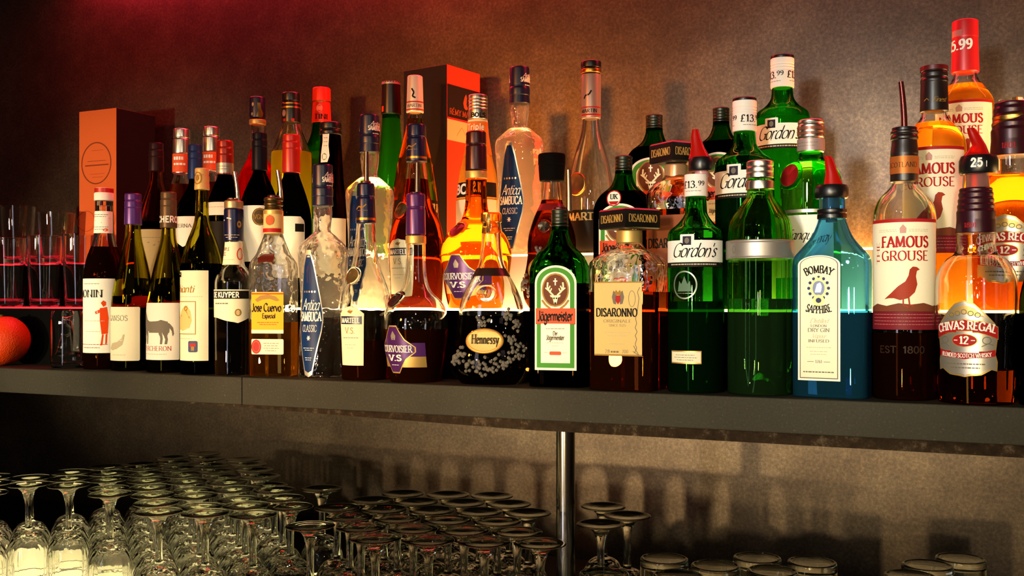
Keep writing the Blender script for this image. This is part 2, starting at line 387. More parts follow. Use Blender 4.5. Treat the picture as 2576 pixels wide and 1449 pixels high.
class B:
    def __init__(s, name, label, cat, group, px, row, psi=0.0, lc=None, hw=None, dy=0.0, Y=None, rep=None):
        s.px = px; s.Y = (ROWY[row] if Y is None else Y) + dy; s.z0 = TIERS[row]
        s.X, s.S = at(px, s.Y); s.yb = YH - (s.z0 - CAM.z) * s.S
        c = Vector((CAM.x - s.X, CAM.y - s.Y)).normalized(); s.a0 = math.atan2(c.x, -c.y)
        if lc is not None: psi = math.degrees(math.asin(max(-1, min(1, (px - lc) / hw))))
        s.psi = math.radians(psi)
        s.root = empty(name, (s.X, s.Y, s.z0 + 0.0002), s.a0 - s.psi)
        tag(s.root, label, cat, group); s.main = None
    def V(s, dx, y, dep=0.0):
        """offset dx px to the right of the axis, photo row y, dep px away from the viewer -> local point"""
        v = Matrix.Rotation(s.psi, 3, 'Z') @ Vector((dx / s.S, dep / s.S, 0)); v.z = (s.yb - y) / s.S; return v
    def lathe(s, name, prof, mat, r0=3, sec=None, n=40, parent=None, flip=False, flute=None, label=None):
        sf = Surf(s, prof, r0, sec, flute); bm = bmesh.new()
        rows = [r for i, r in enumerate(sf.rows) if i == 0 or abs(r[0] - sf.rows[i - 1][0]) + abs(r[1] - sf.rows[i - 1][1]) > 1e-4][::-1]
        rings_bm(bm, [sf.ring(y, w, n) for y, w in rows], flip=flip)
        o = link_bm(name, bm, mat, parent or s.root)
        if label: o['label'] = label
        return sf
    def glass(s, prof, mat, level=None, liq=None, r0=14, sec=None, n=56, wall=5, base=14, flute=None, lip=2, cav=None, top=None):
        """the glass; liquid, when given, is the filled lower part of the vessel seen through it"""
        prof = [(s.yb if p[0] is None else p[0],) + tuple(p[1:]) for p in prof]
        sf = Surf(s, prof, r0, sec, flute); rows = sf.rows[::-1]
        rows = [r for i, r in enumerate(rows) if i == 0 or abs(r[0] - rows[i - 1][0]) + abs(r[1] - rows[i - 1][1]) > 1e-4]
        # extra rows on long straight runs
        R = [rows[0]]
        for r in rows[1:]:
            m = max(1, int(abs(r[0] - R[-1][0]) / 30)); a = R[-1]
            R += [(a[0] + (r[0] - a[0]) * i / m, a[1] + (r[1] - a[1]) * i / m) for i in range(1, m + 1)]
        clear = cav or G('clear_inner_glass', (.985, .985, .97))
        bm = bmesh.new()
        if level is not None and liq is not None:
            lo = [r for r in R if r[0] > level + .5] + [(level, sf.hw(level))]
            hi = [(level, sf.hw(level))] + [r for r in R if r[0] < level - .5]
            rings_bm(bm, [sf.ring(y, w, n) for y, w in lo], cap1=False)
            link_bm('liquid', bm, liq, s.root); bm = bmesh.new()
            rings_bm(bm, [sf.ring(y, w, n) for y, w in hi], cap0=False)
        else:
            rings_bm(bm, [sf.ring(y, w, n) for y, w in R])
        if level != 'full':
            bot = min(level if (level is not None and liq is not None) else 9e9, s.yb - base)
            inner = [(y, w - wall) for y, w in R if sf.rows[0][0] + lip < y < bot - 2 and w - wall > 1.5]
            inner = [(bot, max(2, sf.hw(bot) - wall))] + inner
            if len(inner) > 2:
                rr = [sf.ring(y, w, n) for y, w in inner]
                rings_bm(bm, rr, flip=True, mi=1)
        link_bm('glass_body', bm, [mat, clear], s.root)
        s.main = sf; return sf
    def pourer(s, x, y0, y1, mat=None, bend=-8, w=6, cy=None, ch=None, cw=None, cmat=None):
        """metal pouring spout from row y1 up to y0 on a stopper collar"""
        mat = mat or MATS['steel']; cmat = cmat or MATS['black_plastic']
        cw = cw or 16
        c = s.lathe('pourer_stopper', [(cy or y1, cw - 3), (cy or y1, cw), ((cy or y1) + (ch or 14), cw), ((cy or y1) + (ch or 14) + 2, cw - 4)], cmat, r0=2)
        st = [o for o in s.root.children if o.name.startswith('pourer_stopper')][-1]
        bm = bmesh.new(); pts = []; rd = []
        for i in range(9):
            t = i / 8; pts.append(s.V(x + bend * t * t * (1.2 - .2 * t) , (y1 + 4) + (y0 - y1 - 4) * t, -2 * t)); rd.append((w * (1.1 - .25 * t)) / s.S)
        tube_bm(bm, pts, rd, 12); link_bm('pourer_spout', bm, mat, st)
    def plastic_pourer(s, prof_pts, collar, txt=None, stem=None):
        """red plastic spout (row, left, right) on a black measuring collar (row0, row1, half width)"""
        y0, y1, cw, cx = collar
        bm = bmesh.new()
        R = []
        for i, w in ((0, cw * .93), (.12, cw), (.75, cw), (1, cw * .9)):
            y = y1 + (y0 - y1) * i
            R.append([s.V(cx + w * math.cos(2 * PI * k / 40), y, w * math.sin(2 * PI * k / 40)) for k in range(40)])
        rings_bm(bm, R); c = link_bm('pourer_collar', bm, MATS['black_plastic'], s.root)
        bm = bmesh.new(); R = []
        for y, l, r in prof_pts[::-1]:
            m, h = (l + r) / 2 - s.px, (r - l) / 2
            R.append([s.V(m + h * math.cos(2 * PI * k / 28), y, h * .8 * math.sin(2 * PI * k / 28)) for k in range(28)])
        rings_bm(bm, R); link_bm('pourer_spout', bm, MATS['red_plastic'], c, 50)
        if stem:
            bm = bmesh.new(); R = []
            for y in (stem[1], stem[0]):
                R.append([s.V(cx + stem[2] * math.cos(2 * PI * k / 24), y, stem[2] * math.sin(2 * PI * k / 24)) for k in range(24)])
            rings_bm(bm, R); link_bm('pourer_stem', bm, MATS['pink_plastic'], c)
        return c
class Lab:
    """a printed label lying on a surface; layers are lifted a hair above each other"""
    def __init__(s, b, sf, name='label', parent=None, label=None, du=0.0):
        s.b, s.sf, s.name, s.parent, s.lab, s.du = b, sf, name, parent, label, du
        s.bm = bmesh.new(); s.mats = []
    def mi(s, m):
        m = MATS[m] if isinstance(m, str) else m
        if m not in s.mats: s.mats.append(m)
        return s.mats.index(m)
    def pt(s, u, y, l): return s.sf.point(u + s.du, y, 0.00035 + 0.00014 * l)
    def quad(s, q, l, mi):
        vs = [s.bm.verts.new(s.pt(u, y, l)) for u, y in q]
        try:
            f = s.bm.faces.new(vs); f.material_index = mi
        except ValueError: pass
    def poly(s, pts, mat, l=0, step=7, rowstep=4):
        """fill a polygon (u, row) by rows"""
        mi = s.mi(mat); ys = [p[1] for p in pts]; y0, y1 = min(ys), max(ys)
        n = max(2, int(math.ceil((y1 - y0) / rowstep)))
        n = min(n, 70)
        E_ = list(zip(pts, pts[1:] + pts[:1]))
        brk = sorted({y0 + (y1 - y0) * i / n for i in range(n + 1)} | ({p[1] for p in pts} if len(pts) < 26 else set()))
        def cuts(y):
            xs = []
            for (ua, ya), (ub, yb_) in E_:
                if (ya <= y < yb_) or (yb_ <= y < ya): xs.append(ua + (ub - ua) * (y - ya) / (yb_ - ya))
            return sorted(xs)
        for a, c in zip(brk, brk[1:]):
            if c - a < 1e-4: continue
            e = (c - a) * 1e-3; A, Cc = cuts(a + e), cuts(c - e)
            if len(A) != len(Cc):
                A = Cc = cuts((a + c) / 2)
            for i in range(0, len(A) - 1, 2):
                l0, r0, l1, r1 = A[i], A[i + 1], Cc[i], Cc[i + 1]
                m = max(1, int(max(r0 - l0, r1 - l1) / step))
                for j in range(m):
                    t, t2 = j / m, (j + 1) / m
                    s.quad([(l1 + (r1 - l1) * t, c), (l1 + (r1 - l1) * t2, c), (l0 + (r0 - l0) * t2, a), (l0 + (r0 - l0) * t, a)], l, mi)
    def rect(s, u0, u1, y0, y1, mat, l=0, rnd=0):
        if rnd <= 0:
            s.poly([(u0, y0), (u1, y0), (u1, y1), (u0, y1)], mat, l, rowstep=max(4, (y1 - y0) / 12)); return
        pts = []
        for cx, cy_, a in ((u1 - rnd, y0 + rnd, -90), (u1 - rnd, y1 - rnd, 0), (u0 + rnd, y1 - rnd, 90), (u0 + rnd, y0 + rnd, 180)):
            for k in range(5):
                t = math.radians(a + k * 22.5); pts.append((cx + rnd * math.cos(t), cy_ + rnd * math.sin(t)))
        s.poly(pts, mat, l)
    def ell(s, cu, cy_, ru, ry, mat, l=0, n=36):
        s.poly([(cu + ru * math.cos(2 * PI * k / n), cy_ + ry * math.sin(2 * PI * k / n)) for k in range(n)], mat, l, rowstep=2.5)
    def ring(s, cu, cy_, ru, ry, w, mat, l=0, n=40, a0=0, a1=360):
        mi = s.mi(mat)
        for k in range(n):
            t0, t1 = math.radians(a0 + (a1 - a0) * k / n), math.radians(a0 + (a1 - a0) * (k + 1) / n)
            s.quad([(cu + r * math.cos(t), cy_ + q * math.sin(t)) for r, q, t in ((ru - w, ry - w, t0), (ru - w, ry - w, t1), (ru, ry, t1), (ru, ry, t0))][::-1], l, mi)
    def line(s, pts, w, mat, l=1):
        mi = s.mi(mat)
        for (u0, y0), (u1, y1) in zip(pts, pts[1:]):
            L = math.hypot(u1 - u0, y1 - y0)
            if L < 1e-6: continue
            nx, ny = -(y1 - y0) / L * w / 2, (u1 - u0) / L * w / 2
            s.quad([(u0 - nx, y0 - ny), (u0 + nx, y0 + ny), (u1 + nx, y1 + ny), (u1 - nx, y1 - ny)], l, mi)
    def grow(s, *a): pass
    def text(s, txt, cu, yb, cap, mat, font='serif', w=None, l=2, arc=None, vert=False, rise=0.0):
        """cap px tall letters on baseline row yb centred at cu; w fits the width; arc bends about a radius (px, + arches up)"""
        q, W = text_quads(txt, font); sc = cap / 100; sx = (w / W) if w else sc; mi = s.mi(mat); T = W * sx
        for quad in q:
            o = []
            for a, h in quad:
                x, v = a * sx - T / 2, h * sc
                if arc:
                    t = x / arc; x, v = (arc + v) * math.sin(t), (arc + v) * math.cos(t) - arc
                if vert: o.append((cu - v, yb - x))
                else: o.append((cu + x, yb - v - rise * x))
            s.quad(o, l, mi)
    def lines(s, cu, y, ws, mat, h=1.3, gap=5, l=2):
        """small print too fine to read, as broken hairlines"""
        mi = s.mi(mat); rnd = random.Random(int(cu * 7 + y * 13))
        for i, w in enumerate(ws):
            x = -w / 2
            while x < w / 2 - 1:
                d = min(rnd.uniform(3, 9), w / 2 - x)
                s.quad([(cu + x, y + i * gap + h), (cu + x + d, y + i * gap + h), (cu + x + d, y + i * gap), (cu + x, y + i * gap)], l, mi); x += d + 1.5
    def done(s):
        bmesh.ops.remove_doubles(s.bm, verts=s.bm.verts[:], dist=2e-6)
        o = link_bm(s.name, s.bm, s.mats, s.parent or s.b.root, 0)
        for p in o.data.polygons: p.use_smooth = True
        if s.lab: o['label'] = s.lab
        return o
def seal(b, sf, u, y, ru, ry, h, mats, name='seal', du=0):
    """raised round medallion on a surface: rim and centre"""
    bm = bmesh.new(); n = 28; S = b.S
    R = []
    for f, hh in ((1.0, -.3), (1.0, .7), (.94, 1.0), (.80, 1.0), (.74, .55), (0.02, .7)):
        R.append([sf.point(u + du + ru * f * math.cos(2 * PI * k / n), y - ry * f * math.sin(2 * PI * k / n), h * hh / S) for k in range(n)])
    vr = [[bm.verts.new(p) for p in r] for r in R]
    for i, (a, c) in enumerate(zip(vr, vr[1:])):
        for k in range(n):
            f = bm.faces.new([a[k], a[(k + 1) % n], c[(k + 1) % n], c[k]]); f.material_index = 0 if i < 3 else 1
    bm.faces.new(vr[-1]).material_index = 1
    return link_bm(name, bm, mats, b.root, 60)
# ------------------------------------------------------------------ shared materials
P('black_plastic', '0b0a0b', .32); P('black_matt', '050505', .8, 0, .04); P('steel', 'b9aea4', .18, 1.0); P('gold', 'c79a4a', .3, 1.0); P('lid_gold', 'd0a858', .4, .2)
P('silver_cap', 'd8d2c8', .28, 1.0); P('gold_paper', 'c2a05a', .4, .6); P('silver_paper', 'b9b2a6', .35, .7)
P('navy', '0c1130', .35); P('navy_foil', '11163c', .3, .3); P('ink', '15120f', .6); P('ink_grey', '6d675c', .6); P('ink_red', 'a01c1c', .5)
P('white_ink', 'ece8df', .6); P('gold_ink', '94702e', .5); P('medallion_gold', 'b98a48', .4, .35); m = P('relief_glass', 'e8e4dc', .1); m.node_tree.nodes['Principled BSDF'].inputs['Transmission Weight'].default_value = .88; P('faint_ink', 'b7a98c', .6); P('dark_red', '5a0c10', .35)
paper('cream', 'ece2c4'); paper('white_paper', 'efeade'); paper('white_cap', 'e8e2d6', .4); paper('yellow', 'e9a81c'); paper('tan', 'd6b878')
paper('orange_red', 'd6420e', .4); paper('green_ink', '3f8a2c'); paper('purple', '43215e', .4); P('purple_foil', '4b1f62', .3, .3)
P('maroon_foil', '35101a', .3, .3); P('brown_black', '1a0f0d', .35); P('red_foil', 'b3231b', .32, .2); P('blue_label', '0d2a58', .4)
m = P('red_plastic', 'c01408', .25); m.node_tree.nodes['Principled BSDF'].inputs['Transmission Weight'].default_value = .45
m = P('pink_plastic', 'e0a0a0', .3); m.node_tree.nodes['Principled BSDF'].inputs['Transmission Weight'].default_value = .4
CLEAR = G('clear_glass', (.97, .975, .96)); TEXT_GLASS = G('embossed_glass', (.97, .975, .96), bump=('vor', 95, .55), milk=.12)
GREEN = G('green_glass', (.10, .62, .12)); GREEN_D = G('green_filled', (.015, .11, .02), body=.02); LIME = G('lime_glass', (.36, .80, .20)); LIME_D = G('lime_filled', (.10, .30, .08), body=.02)
OLIVE = G('olive_glass', (.62, .60, .12)); OLIVE_D = G('olive_filled', (.42, .38, .05)); DARK = G('dark_wine_glass', (.035, .05, .015)); HERB = G('herbal_green_glass', (.06, .36, .05))
HERB_D = G('herbal_filled', (.022, .012, .006)); AMBER = G('amber_liquid', (.90, .38, .05)); AMBER_D = G('dark_amber_liquid', (.42, .09, .015), body=.008); RED = G('red_liquid', (.80, .03, .01), milk=.2)
GOLD = G('gold_liquid', (.95, .60, .13), milk=.12); BROWN = G('brown_liquid', (.22, .05, .012), body=.008); BLUE = G('blue_glass', (.26, .70, 1.0), milk=.10); BLUE_D = G('blue_filled', (.05, .34, .60), body=.03)
YELLOW = G('yellow_liquid', (.74, .84, .07), milk=.35); BOTTLE_BROWN = G('brown_bottle_glass', (.10, .04, .015)); CLEARLIQ = G('clear_liquid', (.93, .94, .92)); STRAW = G('straw_liquid', (.88, .68, .26), milk=.25)
WINEG = G('wine_glass_glass', (.955, .97, .90)); BOWLG = G('bowl_glass', (.975, .98, .955), bump=('streak', 1, .30))

# ------------------------------------------------------------------ setting: patinated wall, shelf, lit steps, counter, pole
m = bpy.data.materials.new('patina'); m.use_nodes = True; t = m.node_tree; n = t.nodes['Principled BSDF']
co = t.nodes.new('ShaderNodeTexCoord')
def noise(sc, det=6, rough=.6):
    q = t.nodes.new('ShaderNodeTexNoise'); q.inputs['Scale'].default_value = sc; q.inputs['Detail'].default_value = det
    q.inputs['Roughness'].default_value = rough; t.links.new(co.outputs['Object'], q.inputs['Vector']); return q
def ramp(src, stops):
    r = t.nodes.new('ShaderNodeValToRGB'); cr = r.color_ramp
    while len(cr.elements) < len(stops): cr.elements.new(.5)
    for e, (p, c) in zip(cr.elements, stops): e.position = p; e.color = (*c, 1)
    t.links.new(src, r.inputs[0]); return r
n1 = noise(4, 8, .65); n2 = noise(170, 4, .75); n3 = noise(26, 6, .7)
r1 = ramp(n1.outputs[0], [(.30, (.044, .033, .026)), (.5, (.064, .050, .039)), (.66, (.092, .075, .058))])
r2 = ramp(n2.outputs[0], [(.30, (.55, .53, .51)), (.52, (.95, .93, .9)), (.70, (1.5, 1.42, 1.25))])
r3 = ramp(n3.outputs[0], [(.34, (.84, .80, .78)), (.66, (1.16, 1.10, 1.0))])
def mul(a, b):
    x = t.nodes.new('ShaderNodeMix'); x.data_type = 'RGBA'; x.blend_type = 'MULTIPLY'; x.inputs[0].default_value = 1
    t.links.new(a, x.inputs[6]); t.links.new(b, x.inputs[7]); return x.outputs[2]
t.links.new(mul(mul(r1.outputs[0], r2.outputs[0]), r3.outputs[0]), n.inputs['Base Color'])
n.inputs['Roughness'].default_value = .38; n.inputs['Metallic'].default_value = .8
PATINA = m
m = bpy.data.materials.new('shelf_slate'); m.use_nodes = True; t = m.node_tree; n = t.nodes['Principled BSDF']
co = t.nodes.new('ShaderNodeTexCoord'); n1 = noise(6, 6); n2 = noise(300, 2)
r1 = ramp(n1.outputs[0], [(.3, (.022, .0195, .0135)), (.7, (.033, .030, .021))]); r2 = ramp(n2.outputs[0], [(.3, (.8, .8, .8)), (.64, (1.05, 1.05, 1.0)), (.76, (3.2, 3.0, 2.6))])
t.links.new(mul(r1.outputs[0], r2.outputs[0]), n.inputs['Base Color']); n.inputs['Roughness'].default_value = .65; n.inputs['Specular IOR Level'].default_value = .2
SLATE = m
m = bpy.data.materials.new('worn_edge'); m.use_nodes = True; t = m.node_tree; n = t.nodes['Principled BSDF']
co = t.nodes.new('ShaderNodeTexCoord'); n1 = noise(60, 8, .75)
r1 = ramp(n1.outputs[0], [(.35, (.012, .007, .004)), (.55, (.026, .016, .009)), (.70, (.10, .072, .046))])
t.links.new(r1.outputs[0], n.inputs['Base Color']); n.inputs['Roughness'].default_value = .75; n.inputs['Specular IOR Level'].default_value = .08
WORN = m
XL, XR = -3.4, 1.7
WALLY = 0.50
bm = bmesh.new(); box_bm(bm, XL, XR, WALLY, WALLY + .12, 0, 3.2)
tag(link_bm('wall_back', bm, PATINA, None, 0), kind='structure')
bm = bmesh.new(); box_bm(bm, XL, XR, -3.2, WALLY + .12, -.1, 0)
tag(link_bm('floor', bm, P('floor_dark', '1a1512', .6), None, 0), kind='structure')
# bar shelf: two slate slabs with a joint, a worn batten underneath
sh = empty('bar_shelf', (0, WALLY, SHELF - .047)); tag(sh, 'long dark slate-grey bar shelf carrying all the bottles, held by the chrome pole', 'shelf')
SPLIT = at(608, 0.0)[0]
for nm, a, b in (('shelf_slab', XL + .02, SPLIT - .0006), ('shelf_slab', SPLIT + .0006, XR - .02)):
    bm = bmesh.new(); box_bm(bm, a, b, -WALLY, -.001, 0, .047, bev=.0015); link_bm(nm, bm, SLATE, sh, 0)
bm = bmesh.new(); x0, x1 = at(440, 0.0)[0], XR - .02      # batten below the front, thicker to the right
def wedge(x0, x1, h0, h1):
    vs = [bm.verts.new(p) for p in ((x0, -WALLY + .012, -.0005), (x1, -WALLY + .012, -.0005), (x1, -WALLY + .012, -h1), (x0, -WALLY + .012, -h0),
                                    (x0, -WALLY + .06, -.0005), (x1, -WALLY + .06, -.0005), (x1, -WALLY + .06, -h1), (x0, -WALLY + .06, -h0))]
    for q in ((3, 2, 1, 0), (4, 5, 6, 7), (0, 1, 5, 4), (1, 2, 6, 5), (2, 3, 7, 6), (3, 0, 4, 7)): bm.faces.new([vs[i] for i in q])
xm = at(1300, 0)[0]
wedge(x0, xm, .003, .0165); wedge(xm + .0004, x1, .0165, .0155)
o = link_bm('batten', bm, WORN, sh, 0); o['label'] = 'worn brown batten under the shelf edge'
# chrome pole from counter to shelf
px, pS = at(1423, 0.03); COUNTER = SHELF - .352
bm = bmesh.new()
rings_bm(bm, [[(.0142 * math.cos(2 * PI * k / 48), .0142 * math.sin(2 * PI * k / 48), z) for k in range(48)] for z in (0, SHELF - .0475 - .0165 - COUNTER)])
pole = link_bm('shelf_pole', bm, P('chrome', 'c9c2b8', .16, 1.0), None, 40); pole.location = (px, .03, COUNTER + .0002)
tag(pole, 'upright polished chrome pole holding up the bar shelf among the glasses', 'pole')
# lit bottle steps: black risers, glowing treads; red at the left, warm white elsewhere
WARM_E = E('warm_tread', (1.0, .60, .20), 11.0); WHITE_E = E('white_tread', (1.0, .70, .32), 12.0); RED_E = E('red_tread', (1.0, .02, .05), .4)
def step(name, lab, X0, X1, Y0, Y1, z1, em, T=.0035, riser=None):
    r = empty(name, ((X0 + X1) / 2, Y0, SHELF + .0004)); tag(r, lab, 'display step', 'lit bottle steps'); L = (X1 - X0) / 2 - .0006; h = z1 - SHELF - .0004
    bm = bmesh.new(); box_bm(bm, -L, L, .0, Y1 - Y0 - .0006, 0, h - T); link_bm('riser', bm, riser or MATS['black_matt'], r, 0)
    bm = bmesh.new(); box_bm(bm, -L, L, .0, Y1 - Y0 - .0006, h - T + .0001, h); link_bm('glowing_tread', bm, em, r, 0)
PALE = P('pale_riser', 'c8bfae', .5)
XM1, XM2 = at(470, .12)[0], at(1620, .12)[0]
XQ1, XQ2 = at(560, .24)[0], at(1640, .24)[0]
step('display_step', 'lower lit step with the red glow under the tumblers at the left', XL + .03, XM1, .117, .236, TIERS[1], RED_E)
step('display_step', 'lower lit step glowing warm white under the cognac bottles', XM1, XM2, .117, .236, TIERS[1], WHITE_E)
step('display_step', 'lower lit step glowing behind the gin and whisky bottles at the right', XM2, XR - .03, .117, .236, TIERS[1], WARM_E)
step('display_step', 'upper lit step with the red glow under the terracotta box', XL + .03, XQ1, .237, .488, TIERS[2], RED_E)
step('display_step', 'upper lit step glowing warm under the tall clear aniseed bottle', XQ1, XQ2, .237, .488, TIERS[2], WARM_E, riser=PALE)
step('display_step', 'upper lit step glowing under the topmost green gin bottle', XQ2, XR - .03, .237, .488, TIERS[2], WARM_E, riser=PALE)
# counter that carries the glasses
m = P('counter_black', '060504', .5, 0, .1)
cn = empty('bar_counter', (0, -.45, 0)); tag(cn, 'dull metal bar counter under the upside-down glasses, below the shelf', 'counter')
bm = bmesh.new(); box_bm(bm, XL + .02, XR - .02, 0, .848, COUNTER - .04, COUNTER, bev=.004); link_bm('counter_top', bm, m, cn, 0)
xa, xb = at(-120, -.2)[0], at(500, -.2)[0]
bm = bmesh.new(); box_bm(bm, xa - .25, xb, .04, .56, COUNTER - .01, COUNTER + .0001); link_bm('added_glow_panel', bm, E('added_panel_glow', (1.0, .78, .40), 1.6), cn, 0)['label'] = 'added glowing panel under the left glasses, lighting their bowls'  # panel added only for the glow in the bowls above it
bm = bmesh.new(); box_bm(bm, XL + .02, XR - .02, .03, .848, .0005, COUNTER - .0405); link_bm('counter_front', bm, MATS['black_matt'], cn, 0)

# ------------------------------------------------------------------ glasses on the counter
def lathe_mesh(name, prof, n=40, mat=None):
    """closed profile (r, z) outside up then inside down"""
    bm = bmesh.new()
    prof2 = []
    for i, p in enumerate(prof):
        if 0 < i < len(prof) - 1 and len(p) > 2:
            a, c = prof[i - 1], prof[i + 1]; d = p[2]
            la = math.hypot(a[0] - p[0], a[1] - p[1]); lc = math.hypot(c[0] - p[0], c[1] - p[1]); d = min(d, la * .48, lc * .48)
            A = (p[0] + (a[0] - p[0]) * d / la, p[1] + (a[1] - p[1]) * d / la); C_ = (p[0] + (c[0] - p[0]) * d / lc, p[1] + (c[1] - p[1]) * d / lc)
            for k in range(5):
                s = k / 4; prof2.append(tuple((1 - s) ** 2 * A[m] + 2 * s * (1 - s) * p[m] + s * s * C_[m] for m in (0, 1)))
        else: prof2.append((p[0], p[1]))
    rings_bm(bm, [[(r * math.cos(2 * PI * k / n), r * math.sin(2 * PI * k / n), z) for k in range(n)] for r, z in prof2], cap0=True, cap1=True)
    me = bpy.data.meshes.new(name); bm.to_mesh(me); bm.free(); me.materials.append(mat or WINEG)
    for p in me.polygons: p.use_smooth = True
    me.set_sharp_from_angle(angle=math.radians(50))
    return me
# upside-down stemmed glass: bowl with its rim on the counter, stem, foot on top. Height .172
H_ = .170
def stem_glass(kind):
    rb, ht, rf, hb = kind                     # bowl radius, height, foot radius, bowl height
    bowl = lathe_mesh('bowl', [(.0005, hb - .006), (rb * .60, hb - .010, .014), (rb * .93, hb * .70, .03), (rb * .97, hb * .42, .03), (rb * .90, .0015, .001), (rb * .90 + .0007, 0), (rb * .90 + .0013, .0015, .001),
                                (rb, hb * .42, .03), (rb * .965, hb * .71, .03), (rb * .62, hb - .003, .014), (.006, hb + .003, .006), (.0045, hb + .006)], 44, BOWLG)
    stem = lathe_mesh('stem', [(.0060, hb + .0061), (.0048, hb + .02, .008), (.0054, ht - .030, .012), (.0105, ht - .012, .010), (.0180, ht - .0061)], 24)
    foot = lathe_mesh('foot', [(.0180, ht - .0060), (rf * .75, ht - .0032, .006), (rf - .0008, ht - .0022, .0008), (rf, ht - .0012, .0008), (rf - .0008, ht - .0004, .0008), (rf * .8, ht - .0006, .002), (.004, ht - .003)])
    return bowl, stem, foot
KINDS = [stem_glass((.0358, H_, .0346, .090)), stem_glass((.042, H_, .0355, .100)), stem_glass((.0355, H_ - .004, .034, .086))]
GLASS_N = [0]
def put_glass(x, y, kind, label, group):
    GLASS_N[0] += 1
    r = empty('stemmed_glass', (x, y, COUNTER + .0002), random.random() * 6); tag(r, label, 'wine glass', group)
    for nm, me in zip(('bowl', 'stem', 'foot'), KINDS[kind]):
        o = bpy.data.objects.new(nm, me); COL.objects.link(o); o.parent = r
FOOTZ = COUNTER + H_
def foot_at(px, py):
    """foot centre seen at (px, py): cast the view ray to the plane of the feet"""
    t_ = (CAM.z - FOOTZ) * F_PX / (py - YH); k = (px - W_PX / 2) / F_PX
    p = CAM + (FWD + RGT * k) * t_
    return p.x, p.y
# ================================================================== FRONT ROW, left to right
GF, GM, GR = 'bottles in the front row', 'bottles on the lower lit step', 'bottles on the upper lit step'
# syrup bottle with red cap
b = B('syrup_bottle', 'clear syrup bottle with red and white cap, in front of the terracotta box', 'bottle', GF, 262, 0, lc=230, hw=49, dy=.020)
s = b.glass([(500, 21), (532, 22), (590, 24), (618, 30, 12), (650, 42, 20), (690, 49), (None, 49, 6), (None, 44)], CLEAR, 622, BROWN)
b.lathe('cap', [(474, 20), (476, 22), (486, 22.5), (488, 24), (505, 24), (506, 22)], [MATS['white_cap']])
l = Lab(b, Surf(b, [(474, 22.3), (490, 22.6)]), 'cap_band', label='red top band of the cap'); l.rect(-60, 60, 475, 486, 'red_foil'); l.done()
l = Lab(b, s, 'neck_label'); l.rect(-50, 40, 533, 588, 'white_paper'); l.lines(0, 541, [50, 40], 'ink_grey'); l.line([(-30, 566), (-10, 556), (10, 562), (30, 550)], 2, 'ink_grey'); l.lines(4, 572, [44, 30], 'ink_grey', gap=6); l.ell(20, 580, 6, 4, 'orange_red', 2); l.done()
l = Lab(b, s, 'label'); l.rect(-62, 84, 702, 886, 'white_paper'); l.text('MONIN', -8, 748, 18, 'ink', 'serif', 78); l.lines(0, 714, [46], 'ink_grey')
l.lines(6, 806, [60, 40], 'faint_ink', gap=26); l.lines(0, 864, [90, 50], 'ink_red', gap=8, h=1.5)
for pts in ([(44, 762), (50, 756), (56, 760), (56, 768), (50, 772)], [(42, 775), (58, 772), (62, 800), (60, 838), (46, 840), (42, 806)], [(42, 778), (30, 784), (32, 790), (44, 786)], [(47, 840), (51, 840), (48, 866), (43, 868)], [(55, 840), (59, 838), (58, 862), (54, 866)]): l.poly([(u - 17, y) for u, y in pts], 'orange_red', 2)
l.done()
# three wine bottles
def wine(px, row, y0, y1, caphw, body, sh0, sh1, capmat, glass, filled, level, lc, name, txt, capname='cap', dy=0, Y=None):
    b = B('wine_bottle', name, 'wine bottle', GF if row == 0 else GM if row == 1 else GR, px, row, lc=lc, hw=body, dy=dy, Y=Y)
    s = b.glass([(y0 + 6, caphw - 4), (y1 + 4, caphw - 3), (sh0, caphw - 1, 30), ((sh0 + sh1) / 2, body * .66 + caphw * .2, 40), (sh1, body, 40), (None, body, 6), (None, body - 8)], glass, level, filled, wall=5)
    c = b.lathe(capname, [(y0, caphw - 2.5), (y0 + 2, caphw - .8), (y0 + 16, caphw - .8), (y0 + 18, caphw - 2), (y0 + 20, caphw), (y0 + 34, caphw), (y0 + 35, caphw - .8), (y0 + 37, caphw), (y1, caphw + .6), (y1 + .6, caphw - 2.5)], capmat, r0=1.5)
    return b, s, c
b, s, c = wine(335, 0, 488, 566, 21, 53, 600, 760, P('violet_foil', '4a2070', .35, .3), OLIVE, OLIVE_D, 745, 300, 'olive green wine bottle with violet screw cap and plain cream label', None, dy=.012)
l = Lab(b, s); l.rect(-72, 54, 772, 905, 'cream', rnd=4); l.text('GANSOS', -6, 806, 13, 'ink_grey', 'light', 62)
l.poly([(-34, 876), (-22, 862), (-2, 858), (10, 850), (14, 840), (18, 840), (16, 852), (12, 866), (-4, 876), (-20, 880)], 'faint_ink', 2); l.lines(0, 890, [40], 'faint_ink'); l.done()
b, s, c = wine(424, 0, 484, 574, 20, 53, 606, 760, P('taupe_foil', '5b4a36', .4, .4), OLIVE, OLIVE_D, 735, 388, 'olive green wine bottle with taupe cap and dark horse on its white label', None, dy=.0)
l = Lab(b, c, 'cap_print'); l.text('PERCHERON', 2, 560, 14, 'white_ink', 'heavy', 104); l.done()
l = Lab(b, s); l.rect(-72, 66, 762, 903, 'white_paper', rnd=3)
l.poly([(-44, 786), (-36, 784), (-28, 792), (-20, 806), (-8, 809), (8, 806), (22, 804), (34, 807), (43, 814), (50, 824), (52, 838), (49, 846), (47, 832), (42, 824), (41, 834), (36, 842), (38, 852), (36, 864), (30, 864), (32, 852), (27, 840), (24, 836), (26, 850), (24, 864), (19, 864), (20, 848), (15, 836), (0, 838), (-12, 836), (-18, 832), (-18, 848), (-20, 864), (-25, 864), (-24, 846), (-27, 834), (-30, 848), (-33, 864), (-38, 864), (-35, 846), (-38, 826), (-44, 812)], 'ink_grey', 2)
